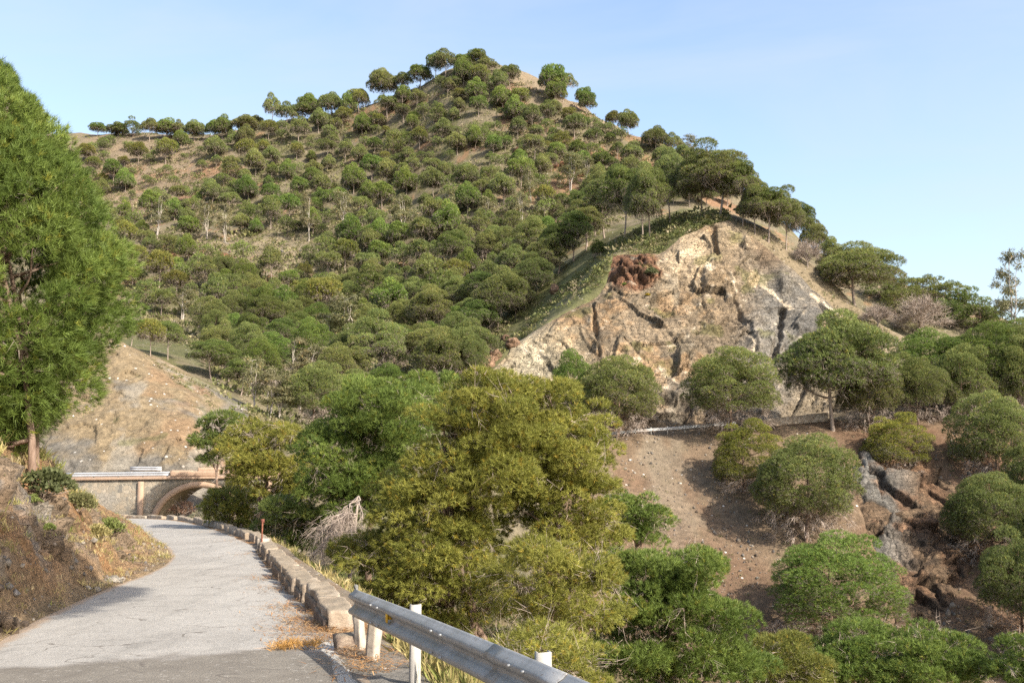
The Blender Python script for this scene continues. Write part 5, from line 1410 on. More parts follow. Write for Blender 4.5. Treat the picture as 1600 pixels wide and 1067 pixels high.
# ---- the scattered forest of the far hill
HILL = [(130, 225), (230, 222), (400, 205), (520, 185), (600, 168), (690, 128), (740, 118), (790, 135), (860, 165), (960, 215), (1060, 262), (1150, 300), (1165, 336), (1000, 340), (920, 350), (880, 420), (800, 500), (745, 560), (690, 575), (560, 560), (430, 575), (330, 535), (240, 500), (180, 440), (130, 330)]
SPARSE = [(140, 215), (330, 220), (330, 270), (240, 330), (140, 340)]
SCREE = [(290, 385), (335, 375), (470, 372), (480, 400), (450, 450), (400, 490), (345, 460), (300, 440)]
target_n = 300; tries = 0; nh = 0
while nh < 262 and tries < 40000:
    tries += 1
    x, y = g.uniform(130, 1165), g.uniform(110, 580)
    if inpoly(np.array([x]), np.array([y]), HILL)[0] < 0: continue
    if inpoly(np.array([x]), np.array([y]), SCREE)[0] > 0 and g.random() > 0.06: continue
    if inpoly(np.array([x]), np.array([y]), SPARSE)[0] > 0 and g.random() > 0.4: continue
    b = onpx(x, y)
    if b is None or b[1] < 148: continue
    if x > 745 and b[1] < 185: continue
    D = b[1]
    w = (6.3 if D > 220 else 7.0) * (g.uniform(0.85, 1.3) if g.random() > .25 else g.uniform(0.5, 0.85)); wp = w / D * FPX
    if any(((x - q[0]) / (0.36 * (wp + q[2]))) ** 2 + ((y - q[1]) / (0.215 * (wp + q[2]))) ** 2 < 1 for q in placed): continue
    placed.append((x, y, wp)); nh += 1
    low_ = D < 215
    hgt = w * g.uniform(1.0, 1.28) if not low_ else w * g.uniform(0.9, 1.25)
    kind = g.random()
    if low_:
        p = (UMBM + MID[:3])[int(g.integers(0, 6))] if D < 185 else (FAR + UMB)[int(g.integers(0, 9))]
    else:
        p = UMB[int(g.integers(0, 6))] if kind < 0.9 else FAR[int(g.integers(0, 3))]
    zone = ("on the bare stony shoulder below the left ridge" if x < 340 and y < 330 else "close under the summit" if D > 318 and 560 < x < 800 else "on the upper slope right of the summit" if D > 285 and x >= 760 else "on the upper slope below the left shoulder" if D > 285 else
            "in the middle band of the hillside" if D > 235 else "around the pale scree and old terrace" if x < 500 and D > 205 else "low on the hillside above the gully" if D > 185 else "in the dense dark wood of the gully left of the rock spur")
    kd = {0: "green rounded", 1: "flat-topped green", 2: "deep domed dark", 3: "yellowish", 4: "tall domed green", 5: "thin dark"}
    k_ = kd[UMB.index(p)] if p in UMB else "bushy low-crowned" if p in FAR or p in MID else "tall-trunked umbrella"
    place(p, "stone_pine", b - (0, 0, 0.1), hgt, w, f"{k_} pine {zone}", "pine", "pines scattered over the far hillside", None, g)
# the many small pines between them that no one could tell apart: one mass
g2 = G(120); EX = []
def small_pine(seed):
    gg = G(seed); cl = dome_clumps(gg, 15, 2.4, 2.6, 2.3, flat=.75, cr=(.3, .45)); z0 = 2.6
    T = []; Cc = []
    for c in cl:
        d = rdir(60, gg); d = d[d[:, 2] > -.3]; pt = c[:3] + d * c[3:]
        T.append(needles(pt, unit(d + (0, 0, .7)), 3, .45, .13, .9, gg, 0, unit(d + (0, 0, .5))))
        col = np.array(PAL_PINE[0]) + (np.array(PAL_BRIGHT[1]) - PAL_PINE[0]) * gg.random((len(pt), 1))
        dm = (gg.random((len(pt), 1)) < .5 * np.clip(1.1 - 1.25 * (pt[:, 2:3] - 2.4) / 2.4, .05, 1)); col = np.where(dm, (0.235, 0.195, 0.15), col)
        Cc.append(np.repeat(col, 3, 0))
    for k in range(3):
        a = np.array([0, 0, -.3]); e = np.array([.15 * gg.normal(), .15 * gg.normal(), 3.4]); sd = np.array([math.cos(k * 2.1), math.sin(k * 2.1), 0]) * .13
        T.append(np.array([[a - sd, a + sd, e]])); Cc.append(np.array([(0.23, 0.18, 0.14)]))
    return np.concatenate(T), np.concatenate(Cc)
SPN = [small_pine(130 + i) for i in range(5)]
ET, EC = [], []; ne = 0; tr3 = 0
HILL2 = HILL[:-1] + [(130, 420), (-250, 420), (-250, 250), (0, 235)]
while ne < 330 and tr3 < 40000:
    tr3 += 1
    x, y = g2.uniform(-250, 1165), g2.uniform(110, 580)
    if inpoly(np.array([x]), np.array([y]), HILL2)[0] < 0: continue
    if inpoly(np.array([x]), np.array([y]), SCREE)[0] > 0 and g2.random() > 0.12: continue
    b = onpx(x, y)
    if b is None or b[1] < 200 or (y < 330 and b[1] < 215): continue
    sc = g2.uniform(0.6, 1.15); wp = 4.8 * sc / b[1] * FPX
    if any(((x - q[0]) / (0.30 * (wp + q[2]))) ** 2 + ((y - q[1]) / (0.17 * (wp + q[2]))) ** 2 < 1 for q in placed): continue
    placed.append((x, y, wp)); ne += 1
    T, c = SPN[int(g2.integers(0, 5))]; an = g2.uniform(0, 6.283); ca, sa = math.cos(an), math.sin(an)
    V = T.reshape(-1, 3) @ np.array([[ca, sa, 0], [-sa, ca, 0], [0, 0, 1]]) * (sc, sc, sc * g2.uniform(.9, 1.2)) + b
    ET.append(V.reshape(-1, 3, 3)); EC.append(c * g2.uniform(.8, 1.25))
o = link("small_pines", leafmesh("small_pines", np.concatenate(ET), np.concatenate(EC), M_pine), kind='stuff')
print("extra", ne, tr3)
ng = 0; tries2 = 0
GUL = [(330, 440), (480, 470), (560, 440), (700, 400), (800, 380), (880, 400), (870, 440), (800, 500), (750, 545), (740, 600), (600, 640), (480, 690), (400, 690), (360, 640), (300, 560), (330, 500)]
while ng < 105 and tries2 < 20000:
    tries2 += 1
    x, y = g.uniform(300, 890), g.uniform(370, 690)
    if inpoly(np.array([x]), np.array([y]), GUL)[0] < 0: continue
    b = onpx(x, y)
    if b is None or b[1] < 104 or b[1] > 235: continue
    D = b[1]; w = 7.6 * g.uniform(0.75, 1.25); wp = w / D * FPX
    if any(((x - q[0]) / (0.30 * (wp + q[2]))) ** 2 + ((y - q[1]) / (0.17 * (wp + q[2]))) ** 2 < 1 for q in placed): continue
    placed.append((x, y, wp)); ng += 1
    p = (UMBM + MID[:3] + MID[:2])[int(g.integers(0, 8))]
    k_ = "tall-trunked umbrella pine" if p in UMBM else "bright green bushy pine" if p is MID[1] else "round full-crowned pine"
    zone = "on the upper side of the gully beside the grassy spur" if x > 700 else "in the bottom of the gully behind the near olive pines" if y > 560 else "in the wooded hollow under the pale scree" if x < 520 else "in the dense middle of the gully wood"
    place(p, "pine_tree", b - (0, 0, 0.1), w * g.uniform(0.95, 1.3), w, k_ + " " + zone, "pine", "pines of the gully wood", None, g)
print("gully", ng, tries2)
print("hill pines", nh, tries, 'placed', len(placed), round(time.time() - T0, 1))
# ================================================================ NEAR TREES, modelled one by one
def lobe_tree(name, base, lobes, D, label, cat, pal, tri, seed, depth=1.0, flat=0.5, sub=7, droop=0.1, up=0.45, trunk_r=0.16, tw=26, twr=0.016, group=None, mat=None, spread=0.9, trunks=None, twL=0.9, back=True, vary=0.16):
    """a pine whose boughs (px, py, radius px) are spread in depth about distance D; base is its foot in the world"""
    g = G(seed); base = np.asarray(base, float)
    cl = []; cen = []
    for (px, py, r) in lobes:
        m = r / FPX * D * 1.18
        for side in ((-1, 1) if back else (-1,)):
            dd = D + side * m * g.uniform(0.35, 1.0) * depth
            c = at(px, py, dd) if side < 0 else at(px + g.normal(0, r * .3), py - abs(g.normal(0, r * .2)), dd)
            cen.append(c)
            for i in range(sub):
                o = rdir(1, g)[0] * m * 0.66; o[2] *= 0.6
                rr_ = m * g.uniform(0.34, 0.56)
                cl.append((*(c + o - base), rr_, rr_, rr_ * flat))
    cl = np.array(cl); cen = np.array(cen) - base
    ctr = cl[:, :3].mean(0) - (0, 0, 0.8)
    ro = empty(name, base, label, cat, group)
    link("crown", crown("crown", cl, tri[0], tri[1], tri[2], tri[3], spread, pal, g, mat or M_near, up=up, ctr=ctr, droop=droop, lower=-0.45, vary=vary), ro)
    top = cl[:, 2].max() * 0.9
    mb = MB(); st, sd = [], []
    f = np.linspace(0, 1, 9)[:, None]
    tks = []
    for k, (tx, ty) in enumerate(trunks or [(0, 0)]):
        axis = np.array([ctr[0], ctr[1], top * (0.95 - 0.15 * k)])
        P = np.array([tx, ty, -0.6]) * (1 - f) + axis * f
        P[:, :2] += g.normal(size=(9, 2)) * 0.10
        P[:, 2] = -0.6 + (axis[2] + 0.6) * f[:, 0]
        mb.tube(P, trunk_r * (1 - 0.85 * f[:, 0]), 9); tks.append(P)
    for c in cen:
        P = tks[int(g.integers(0, len(tks)))]
        zs = np.clip(c[2] - g.uniform(0.1, 0.5) * abs(top) * .35, 0.4, top * 0.9)
        s = np.array([np.interp(zs, P[:, 2], P[:, j]) for j in range(3)])
        L_ = limb(mb, s, c, trunk_r * 0.34, 0.018, g, 0.05, 8, 6)
        for q in (4, 5, 6, 7): st.append(L_[q]); sd.append(unit(L_[7] - L_[4] + 0.3 * g.normal(size=3)))
    link("trunk", mesh_np("trunk", *mb.arrays(), [M_bark], smooth=True), ro)
    # pale bare shoots that show through the needles
    for i in range(tw):
        c = cl[int(g.integers(0, len(cl)))]; d = rdir(1, g)[0]; d[1] = -abs(d[1]) * .6
        st.append(c[:3] + d * c[3:] * 0.7); sd.append(unit(d + (0, 0, -0.2)))
    link("dead_twigs", twigs_mesh("dead_twigs", st, sd, 4, twL, twr, g, M_twig, 0.35, 4), ro)
    return ro
def foot(px, D, dy=0):
    p = at(px, 700, D); p[2] = top_z(p[0], p[1]) - 0.05
    return p
# big pine on the left bank: long loose tufts
g = G(500)
DL = 21.0; ax = (-52 - 800) / FPX * DL
prof = np.array([(-0.9, 0.9), (0.1, 1.75), (1.0, 2.8), (2.0, 3.3), (3.1, 3.7), (4.1, 3.62), (5.5, 3.0), (6.9, 2.1), (7.8, 1.25), (8.5, 0.5)])
b0 = np.array([(62 - 800) / FPX * 20.6, 20.6, 0]); b0[2] = top_z(b0[0], b0[1])
cl = []
ga = math.pi * (3 - math.sqrt(5))
NL = 290
for i in range(NL):
    f = (i + .5) / NL; z = -0.45 + 8.65 * (1 - (1 - f) ** 1.25); th = i * ga + g.normal(0, .2)
    rr_ = np.interp(z, prof[:, 0], prof[:, 1]) - 0.48 + 0.20 * math.sin(th * 2.3 + z * 1.9); c = g.uniform(0.45, 0.85) * (0.7 + 0.3 * min(1, rr_ / 2))
    k = max(0, rr_ - c * 0.75) * g.uniform(0.86, 1.03)
    cl.append((ax + k * math.cos(th) - b0[0], DL + k * math.sin(th) - b0[1], z - b0[2], c, c, c * 0.72))
cl = np.array(cl)
ro = empty("pine_tree", b0, "big bright pine with long needle tufts on top of the left roadside bank", "pine")
link("crown", crown("crown", cl, 38, 18, 0.175, 0.0135, 1.0, [(0.108, 0.160, 0.031), (0.190, 0.250, 0.053)], g, M_near, up=0.5, ctr=np.array([ax - b0[0], DL - b0[1], 2.5 - b0[2]]), lower=-0.6, vary=0.15), ro)
mb = MB(); st, sd = [], []
f = np.linspace(0, 1, 9)
for (tx, ty, tz, txx, tyy) in ((0, 0, 5.0, ax + 0.5 - b0[0], DL - b0[1]), ((38 - 62) / FPX * 21.2, 0.8, 6.6, ax - b0[0], DL + .3 - b0[1])):
    P = np.stack([tx + (txx - tx) * f ** 1.6, ty + (tyy - ty) * f ** 1.6, -0.5 + (tz + .5) * f], 1); P[1:-1, :2] += g.normal(size=(7, 2)) * 0.03
    mb.tube(P, 0.09 * (1 - 0.7 * f), 10)
    for c in cl[g.permutation(len(cl))[:34]]:
        zs = np.clip(c[2] - g.uniform(0.2, 1.6), 0.9, tz * .95); s = np.array([np.interp(zs, P[:, 2], P[:, j]) for j in range(3)])
        L_ = limb(mb, s, c[:3], 0.045, 0.012, g, 0.06, 8, 6)
        for q in (5, 6, 7): st.append(L_[q]); sd.append(unit(L_[7] - L_[5]))
link("trunk", mesh_np("trunk", *mb.arrays(), [M_bark], smooth=True), ro)
for i in range(60):
    c = cl[int(g.integers(0, len(cl)))]; d = rdir(1, g)[0]; d[1] = -abs(d[1])
    st.append(c[:3] + d * c[3:] * .75); sd.append(unit(d + (.2, 0, -0.2)))
link("dead_twigs", twigs_mesh("dead_twigs", st, sd, 3, 0.55, 0.016, g, M_twig, 0.2, 3), ro)

NEARP = [
 # name, trunk px, D, lobes, palette, label, (tufts, k, L, W), extra
 (760, 26.5, [(742, 606, 48), (700, 650, 52), (780, 640, 58), (735, 690, 70), (800, 700, 62), (690, 720, 50), (770, 745, 62), (650, 770, 50), (690, 790, 62), (630, 820, 46), (700, 850, 66), (640, 870, 50), (740, 790, 46), (600, 905, 42), (670, 915, 60), (735, 905, 44), (625, 935, 40), (560, 880, 34), (700, 760, 40), (760, 690, 50), (720, 845, 36), (575, 850, 30), (650, 968, 36), (705, 972, 34), (765, 950, 40), (590, 945, 30)], PAL_ALEP,
  "huge olive-yellow pine in the middle of the picture with layered hanging boughs", dict(trunks=[(0, 0), (-0.9, 0.4), (0.5, 0.5)], trunk_r=0.17)),
 (850, 27.5, [(858, 620, 42), (895, 660, 44), (850, 690, 56), (905, 720, 52), (860, 765, 62), (925, 775, 46), (820, 800, 46), (890, 830, 60), (945, 830, 40), (905, 690, 40), (845, 865, 44), (830, 730, 40), (835, 935, 40), (890, 900, 44), (920, 960, 40), (870, 985, 40)], PAL_ALEP,
  "second olive-yellow pine, just right of and behind the huge one", dict(trunks=[(0, 0), (-0.7, 0.2)], trunk_r=0.15)),
 (850, 23.0, [(850, 885, 50), (905, 905, 44), (800, 900, 34), (880, 940, 46), (930, 890, 34)], PAL_ALEP, "low olive pine boughs growing in front of the second olive pine", dict(trunk_r=0.09)),
 (850, 15.5, [(850, 1010, 58), (800, 1030, 48), (905, 1045, 50), (870, 1070, 60), (790, 1070, 50)], PAL_ALEP, "low yellowish pine sapling just behind the guardrail beam", dict(trunk_r=0.05, sub=5)),
 (575, 41.0, [(575, 635, 58), (530, 665, 46), (620, 660, 56), (575, 690, 62), (640, 625, 40), (515, 710, 46), (625, 720, 52), (560, 750, 58), (500, 755, 40), (610, 770, 50), (540, 795, 42), (580, 610, 36)], PAL_BRIGHT, "bright green rounded pine left of the huge olive one", dict(trunk_r=0.19, droop=0.0, up=.65)),
 (655, 52.0, [(650, 605, 34), (690, 608, 30), (670, 640, 40), (640, 650, 36), (700, 650, 36)], PAL_BRIGHT, "bright green pine top showing between the rounded one and the huge olive one", dict(droop=0.0, up=.65)),
 (405, 50.0, [(395, 680, 34), (365, 700, 30), (435, 692, 36), (405, 722, 42), (445, 735, 36), (380, 742, 30), (430, 765, 34), (475, 755, 30)], PAL_ALEP, "olive pine with two humps right of the stone bridge", dict(trunk_r=0.17)),
 (335, 70.0, [(335, 664, 24), (325, 688, 22), (352, 690, 24), (330, 715, 18), (355, 655, 18), (365, 672, 20)], PAL_DARK, "dark green pine standing behind the right end of the bridge", dict(droop=0.0, up=.6)),
 (378, 53.0, [(350, 778, 24), (385, 785, 30), (355, 805, 26), (410, 800, 30), (395, 822, 26), (330, 792, 16)], PAL_ALEP, "low grey-green pine hiding the right half of the bridge arch", dict(trunk_r=0.1)),
 (455, 42.0, [(450, 800, 36), (490, 815, 34), (440, 835, 32), (475, 850, 34), (515, 830, 30), (430, 805, 24)], PAL_DARK, "dark low pine in the shade below the olive pine with two humps", dict(droop=0.0, trunk_r=.1)),
 (1002, 52.0, [(1000, 790, 34), (1025, 812, 28), (985, 815, 30), (1010, 835, 30), (965, 785, 22)], PAL_BRIGHT, "small fresh green pine at the left foot of the bare brown slope", dict(droop=0.0, up=.65)),
 (1050, 31.0, [(1060, 880, 52), (1010, 905, 54), (1095, 920, 52), (985, 945, 52), (1050, 950, 60), (1115, 975, 54), (1010, 1000, 62), (1075, 1020, 64), (1130, 1040, 48), (970, 1020, 48), (1030, 1060, 56), (965, 880, 40)], PAL_BRIGHT, "large bright green pine at bottom centre right of the olive pines", dict(droop=0.0, up=.6, trunk_r=.17)),
 (1210, 46.0, [(1225, 1015, 36), (1190, 1035, 36), (1260, 1045, 38), (1220, 1065, 40), (1170, 1060, 30)], PAL_YEL, "yellowish pine top at the bottom edge under the big round slope pine", dict(droop=0.0, up=.6)),
 (1330, 49.0, [(1335, 995, 36), (1305, 1020, 36), (1370, 1025, 40), (1330, 1050, 44), (1290, 1055, 34)], PAL_BRIGHT, "rounded green pine top at the bottom edge between two others", dict(droop=0.0, up=.6)),
 (1445, 47.0, [(1440, 1000, 36), (1410, 1025, 38), (1475, 1022, 40), (1510, 1050, 36), (1450, 1055, 46), (1400, 1060, 34)], PAL_BRIGHT, "broad green pine top at the bottom right", dict(droop=0.0, up=.6)),
 (1600, 44.0, [(1600, 1012, 30), (1585, 1045, 34), (1620, 1050, 40)], PAL_BRIGHT, "bright pine top in the bottom right corner", dict(droop=0.0, up=.6)),
]
for i, (px, D, lobes, pal, label, kw) in enumerate(NEARP):
    L_ = 0.125 * (D / 26) ** 0.6; W_ = 0.0150 * (D / 26) ** 0.85
    kk = 14 if D < 35 else 11
    dens = 68 * (26 / D) ** 0.9
    if pal in (PAL_ALEP,): kw = dict(dict(droop=0.22, up=0.35), **kw)
    lobe_tree("pine_tree", foot(px, D), lobes, D, label, "pine", pal, (dens, kk, L_, W_), 520 + i, twr=0.012 * D / 20, twL=0.6 + D * .008, **kw)
# reddish and grey-green bushes under the arch
for x, y, r, D, pal, lb in ((285, 792, 13, 73, [(0.16, 0.085, 0.06), (0.24, 0.13, 0.09)], "reddish-brown bush growing under the bridge arch"), (325, 803, 18, 70, [(0.17, 0.165, 0.10), (0.25, 0.235, 0.15)], "pale grey-green bush in front of the bridge arch")):
    lobe_tree("bush", foot(x, D), [(x, y, r), (x - r * .8, y + r * .5, r * .8), (x + r * .8, y + r * .4, r * .8)], D, lb, "bush", pal, (30, 5, 0.2, 0.06), 560 + x, trunk_r=.05, tw=10, mat=M_euc, back=False)
# dead grey bough spray hanging beside the parapet
g = G(590)
db = foot(545, 33); ro = empty("dead_pine", db, "leafless grey drooping dead pine beside the parapet wall", "dead tree")
mb = MB(); st, sd = [], []
tp = at(560, 775, 33) - db
f = np.linspace(0, 1, 7)[:, None]
P = np.array([0, 0, -.4]) * (1 - f) + tp * f; mb.tube(P, 0.09 * (1 - .6 * f[:, 0]), 7)
for x, y in ((525, 810), (500, 850), (485, 875), (545, 860), (520, 880), (560, 830), (540, 800), (505, 825)):
    for q in range(3):
        e = at(x + g.normal(0, 8), y + g.normal(0, 8), 33 - g.uniform(0, 1.6)) - db
        L_ = limb(mb, P[int(g.integers(3, 7))], e, 0.03, 0.008, g, -0.10, 8, 5)
        for k in (3, 4, 5, 6, 7): st.append(L_[k]); sd.append(unit(L_[7] - L_[4] + (0, 0, -.6)))
link("trunk", mesh_np("trunk", *mb.arrays(), [M_twig], smooth=True), ro)
link("bare_twigs", twigs_mesh("bare_twigs", st, sd, 7, 0.85, 0.018, g, M_twig, 0.8, 4), ro)
# tall leaning pine on the verge behind the viewer: it shades the foot of the left bank
g = G(600)
sh = np.array([0.77, -0.64]) / math.hypot(0.77, 0.64)
def uvs(u, v, s):
    c_, s_ = -sh[1], sh[0]
    return np.array([u * c_ - sh[0] * s * -1 * -1, u * s_ - sh[1] * s, v - math.tan(SUN_EL) * s])
pb = uvs(0.8, 0, -5.0); pb[2] = -5.0
ccen = uvs(5.6, 9.4, -5.0)
ro = empty("pine_tree", pb, "tall leaning pine beside the road whose shadow falls on the foot of the left bank", "pine")
cl = []
for i in range(90):
    u_ = g.uniform(2.5, 9.2); lo = 7.4 + (u_ - 5.3) * 0.61 + 0.75; v_ = g.uniform(min(lo, 10.9), 11.0)
    cl.append((*(uvs(u_, v_, -5.0 + g.uniform(-1.6, 1.6)) - pb), *([g.uniform(0.65, 0.9)] * 3)))
link("crown", crown("crown", cl, 40, 9, 0.22, 0.05, 0.9, PAL_PINE, g), ro)
f = np.linspace(0, 1, 8)[:, None]; cc = ccen - pb
P = np.array([0, 0, -.5]) * (1 - f) + cc * f; P[:, :2] = cc[:2] * f ** 1.8; mb = MB(); mb.tube(P, 0.2 * (1 - .6 * f[:, 0]), 9)
for c in cl[:20]: limb(mb, P[6], c[:3], .06, .02, g, .05)
link("trunk", mesh_np("trunk", *mb.arrays(), [M_bark], smooth=True), ro)
print("near trees", round(time.time() - T0, 1))
# ================================================================ SCRUB, GRASS, STONES
def stuff(name, V, F, mat, col):
    return link(name, mesh_np(name, V, F, [mat], col=col), kind='stuff')
def bush_tris(C, Sz, n, g, flat=0.7, tri=0.30, up=0.3):
    """n leaf clumps per bush, filling a low dome on each point"""
    k = len(C); d = rdir(k * n, g); d[:, 2] = np.abs(d[:, 2])
    s = np.repeat(Sz, n)[:, None]
    p = np.repeat(C, n, 0) + d * (1, 1, flat) * s * np.cbrt(g.uniform(0.2, 1, (k * n, 1)))
    ax = unit(d + (0, 0, up) + 0.5 * g.normal(size=d.shape))
    sd = unit(np.cross(ax, d + 0.6 * rdir(k * n, g)))
    L = s * tri * g.uniform(0.7, 1.5, (k * n, 1))
    return np.stack([p - sd * L * .38, p + sd * L * .38, p + ax * L], 1)
M_scrub = mat_leaf("scrub_leaves", 0.25, 0.0, 0.0, 0.1)
g = G(700)
SC_COL = np.array([(0.19, 0.18, 0.075), (0.25, 0.215, 0.12), (0.135, 0.15, 0.055), (0.29, 0.24, 0.155), (0.23, 0.185, 0.125), (0.16, 0.17, 0.065)])
def scatter(n, poly, ymin, ymax, size, ntri, colw, tri=0.30):
    poly = np.asarray(poly, float); x0, y0 = poly.min(0); x1, y1 = poly.max(0)
    X = g.uniform(x0, x1, n * 3); Y = g.uniform(y0, y1, n * 3)
    m = inpoly(X, Y, poly) > 0; X, Y = X[m][:n], Y[m][:n]
    C = []
    for x, y in zip(X, Y):
        h = hit_px(x, y)
        if h is not None and ymin < h[1] < ymax: C.append(h)
    C = np.array(C); cl_ = fbm(C, 9, 3, 701)
    keep_ = g.random(len(C)) < np.clip(0.65 + 1.5 * cl_, 0.08, 1)
    C = C[keep_]
    Sz = size * g.uniform(0.45, 1.35, len(C)) * (1 + 0.5 * (g.random(len(C)) < .08))
    T = bush_tris(C - (0, 0, 0.05), Sz, ntri, g, tri=tri)
    w = np.array(colw, float); w /= w.sum()
    ci = SC_COL[g.choice(len(SC_COL), len(C), p=w)] * g.uniform(0.75, 1.3, (len(C), 1))
    cc = np.repeat(ci, ntri, 0) * g.uniform(0.75, 1.25, (len(C) * ntri, 1))
    return T, cc
parts = [scatter(24000, [(130, 205), (400, 190), (600, 150), (740, 100), (860, 140), (1000, 220), (1100, 270), (1000, 330), (880, 400), (760, 560), (560, 580), (330, 560), (150, 480)], 148, 420, 0.85, 11, (3, 3, 2, 2.5, 1.5, 2), 0.42),
         scatter(2600, [(300, 440), (880, 380), (880, 440), (750, 600), (600, 660), (420, 700), (330, 600)], 95, 240, 0.8, 14, (3, 2, 4, 1, 1, 3), 0.40),
         scatter(5000, [(750, 580), (830, 500), (950, 380), (1040, 340), (1140, 325), (1140, 346), (1060, 374), (1030, 398), (955, 400), (940, 445), (860, 500), (790, 548)], 126, 180, 0.50, 16, (4, 2, 3, 1.2, .3, 4), 0.40),
         scatter(1100, [(750, 580), (830, 505), (950, 385), (1040, 340), (1140, 325), (1140, 346), (1060, 374), (1030, 398), (955, 400), (940, 445), (860, 500), (790, 548)], 126, 180, 0.95, 26, (4, 2, 3, 1, .3, 4), 0.32),
         scatter(1500, [(1140, 340), (1200, 360), (1340, 470), (1440, 540), (1440, 600), (1400, 560), (1290, 470), (1180, 375)], 126, 165, 0.36, 16, (2, 3, 1, 3, 2, 1), 0.40),
         scatter(3600, [(80, 500), (190, 530), (330, 610), (350, 660), (340, 730), (90, 735)], 82, 118, 0.27, 16, (3, 3, 2, 3, 1, 2), 0.40),
         scatter(3800, [(130, 215), (400, 200), (600, 160), (740, 108), (860, 150), (1000, 220), (1100, 270), (1000, 330), (880, 400), (760, 560), (560, 580), (330, 560), (150, 480)], 180, 420, 1.35, 22, (3, 1.5, 4, .5, .5, 4), 0.34),
         scatter(1700, [(900, 690), (1500, 650), (1600, 700), (1600, 1060), (1150, 1060), (980, 860)], 66, 118, 0.26, 16, (1, 3, 1, 3, 3, .5), 0.36)]
T = np.concatenate([p_[0] for p_ in parts]); cc = np.concatenate([p_[1] for p_ in parts])
stuff("scrub", T.reshape(-1, 3), np.arange(len(T) * 3).reshape(-1, 3), M_scrub, np.repeat(cc, 3, 0))
# undergrowth of the near ravine side
n = 1500; C = []
while len(C) < n:
    y = 9 + 62 * g.random() ** 0.8; d = 2.2 + 24 * g.random()
    k = int(np.argmin(np.abs(RC[:, 1] - y) + (RC[:, 0] < -30) * 50)); x = RC[k, 0] + d
    if x * FPX / y > 1000: continue
    C.append((x, y, ground_z(x, y) - 0.05))
C = np.array(C); Sz = g.uniform(0.35, 1.0, n)
T = bush_tris(C, Sz, 90, g, 0.9, 0.20, 0.5)
ci = np.array([(0.11, 0.125, 0.04), (0.15, 0.14, 0.055), (0.20, 0.165, 0.09), (0.085, 0.10, 0.035)])[g.integers(0, 4, n)]
cc = np.repeat(ci, 90, 0) * g.uniform(0.7, 1.3, (n * 90, 1))
stuff("undergrowth", T.reshape(-1, 3), np.arange(len(T) * 3).reshape(-1, 3), M_scrub, np.repeat(cc, 3, 0))
# grass: thin bent blades in tufts
def blades(C, n, h, w, g, lean=0.5, spread=0.08):
    k = len(C)
    c = np.repeat(C, n, 0) + g.normal(size=(k * n, 3)) * (spread, spread, 0.0)
    d = unit(np.array([0, 0, 1.0]) + lean * g.normal(size=(k * n, 3)) * (1, 1, .2))
    hh = np.repeat(h, n)[:, None] * g.uniform(0.5, 1.2, (k * n, 1))
    sd = unit(np.cross(d, rdir(k * n, g)))
    m = c + d * hh * .55; e = m + unit(d + 0.5 * lean * g.normal(size=d.shape)) * hh * .5
    return np.concatenate([np.stack([c - sd * w, c + sd * w, m + sd * w * .6], 1), np.stack([c - sd * w * .2, m - sd * w * .5, e], 1)])
GC = np.array([(0.36, 0.29, 0.13), (0.30, 0.25, 0.10), (0.19, 0.20, 0.06), (0.42, 0.34, 0.19)])
def strip_points(me, n, fn):
    V = np.array([v.co[:] for v in me.vertices]); px, py = proj(V)
    w = fn(V, px, py); i = g.choice(len(V), n, p=w / w.sum()); return V[i]
allT, allC = [], []
def grass(C, n, h, w, colw, lean=.5, spread=.08):
    T = blades(C, n, h * g.uniform(0.6, 1.3, len(C)), w, g, lean, spread)
    cw = np.array(colw, float); ci = GC[g.choice(4, len(C), p=cw / cw.sum())] * g.uniform(.75, 1.25, (len(C), 1))
    ci = np.repeat(ci, n, 0) * g.uniform(.8, 1.2, (len(C) * n, 1))
    allT.append(T); allC.append(np.concatenate([ci, ci]))
dv0 = lambda V: sdist(RC, V[:, 0], V[:, 1])
grass(strip_points(verge.data, 2300, lambda V, px, py: (sstep(0.45, 0.8, dv0(V)) * (V[:, 1] > 5) * (V[:, 1] < 12.6)) + 1e-9), 26, 0.34, 0.004, (3, 3, 4, 1))
grass(strip_points(verge.data, 900, lambda V, px, py: (sstep(0.9, 1.4, dv0(V)) * (V[:, 1] > 13) * (V[:, 1] < 45)) + 1e-9), 22, 0.24, 0.005, (3, 2, 3, 2))
dl0 = lambda V: -sdist(LC, V[:, 0], V[:, 1])
grass(strip_points(bank.data, 420, lambda V, px, py: ((dl0(V) > 0.05) & (dl0(V) < 1.0) & (V[:, 1] > 10) & (V[:, 1] < 45)) * (0.2 + sstep(0.0, 0.3, fbm(V, 1.6, 3, 711))) + 1e-9), 14, 0.12, 0.005, (4, 2, 1, 3))
grass(strip_points(bank.data, 700, lambda V, px, py: ((dl0(V) > 0.8) & (V[:, 1] > 12) & (V[:, 1] < 50)) * sstep(0.05, 0.3, fbm(V, 1.2, 3, 713) + 0.1 * (dl0(V) > 2.2)) + 1e-9), 22, 0.18, 0.005, (3, 3, 4, 1))
grass(strip_points(bank.data, 1500, lambda V, px, py: ((dl0(V) > 2.3) & (V[:, 1] > 10) & (V[:, 1] < 50)) * 1.0 + 1e-9), 24, 0.26, 0.006, (2, 3, 4, 1))
T = np.concatenate(allT); cc = np.concatenate(allC)
stuff("grass", T.reshape(-1, 3), np.arange(len(T) * 3).reshape(-1, 3), M_scrub, np.repeat(cc, 3, 0))
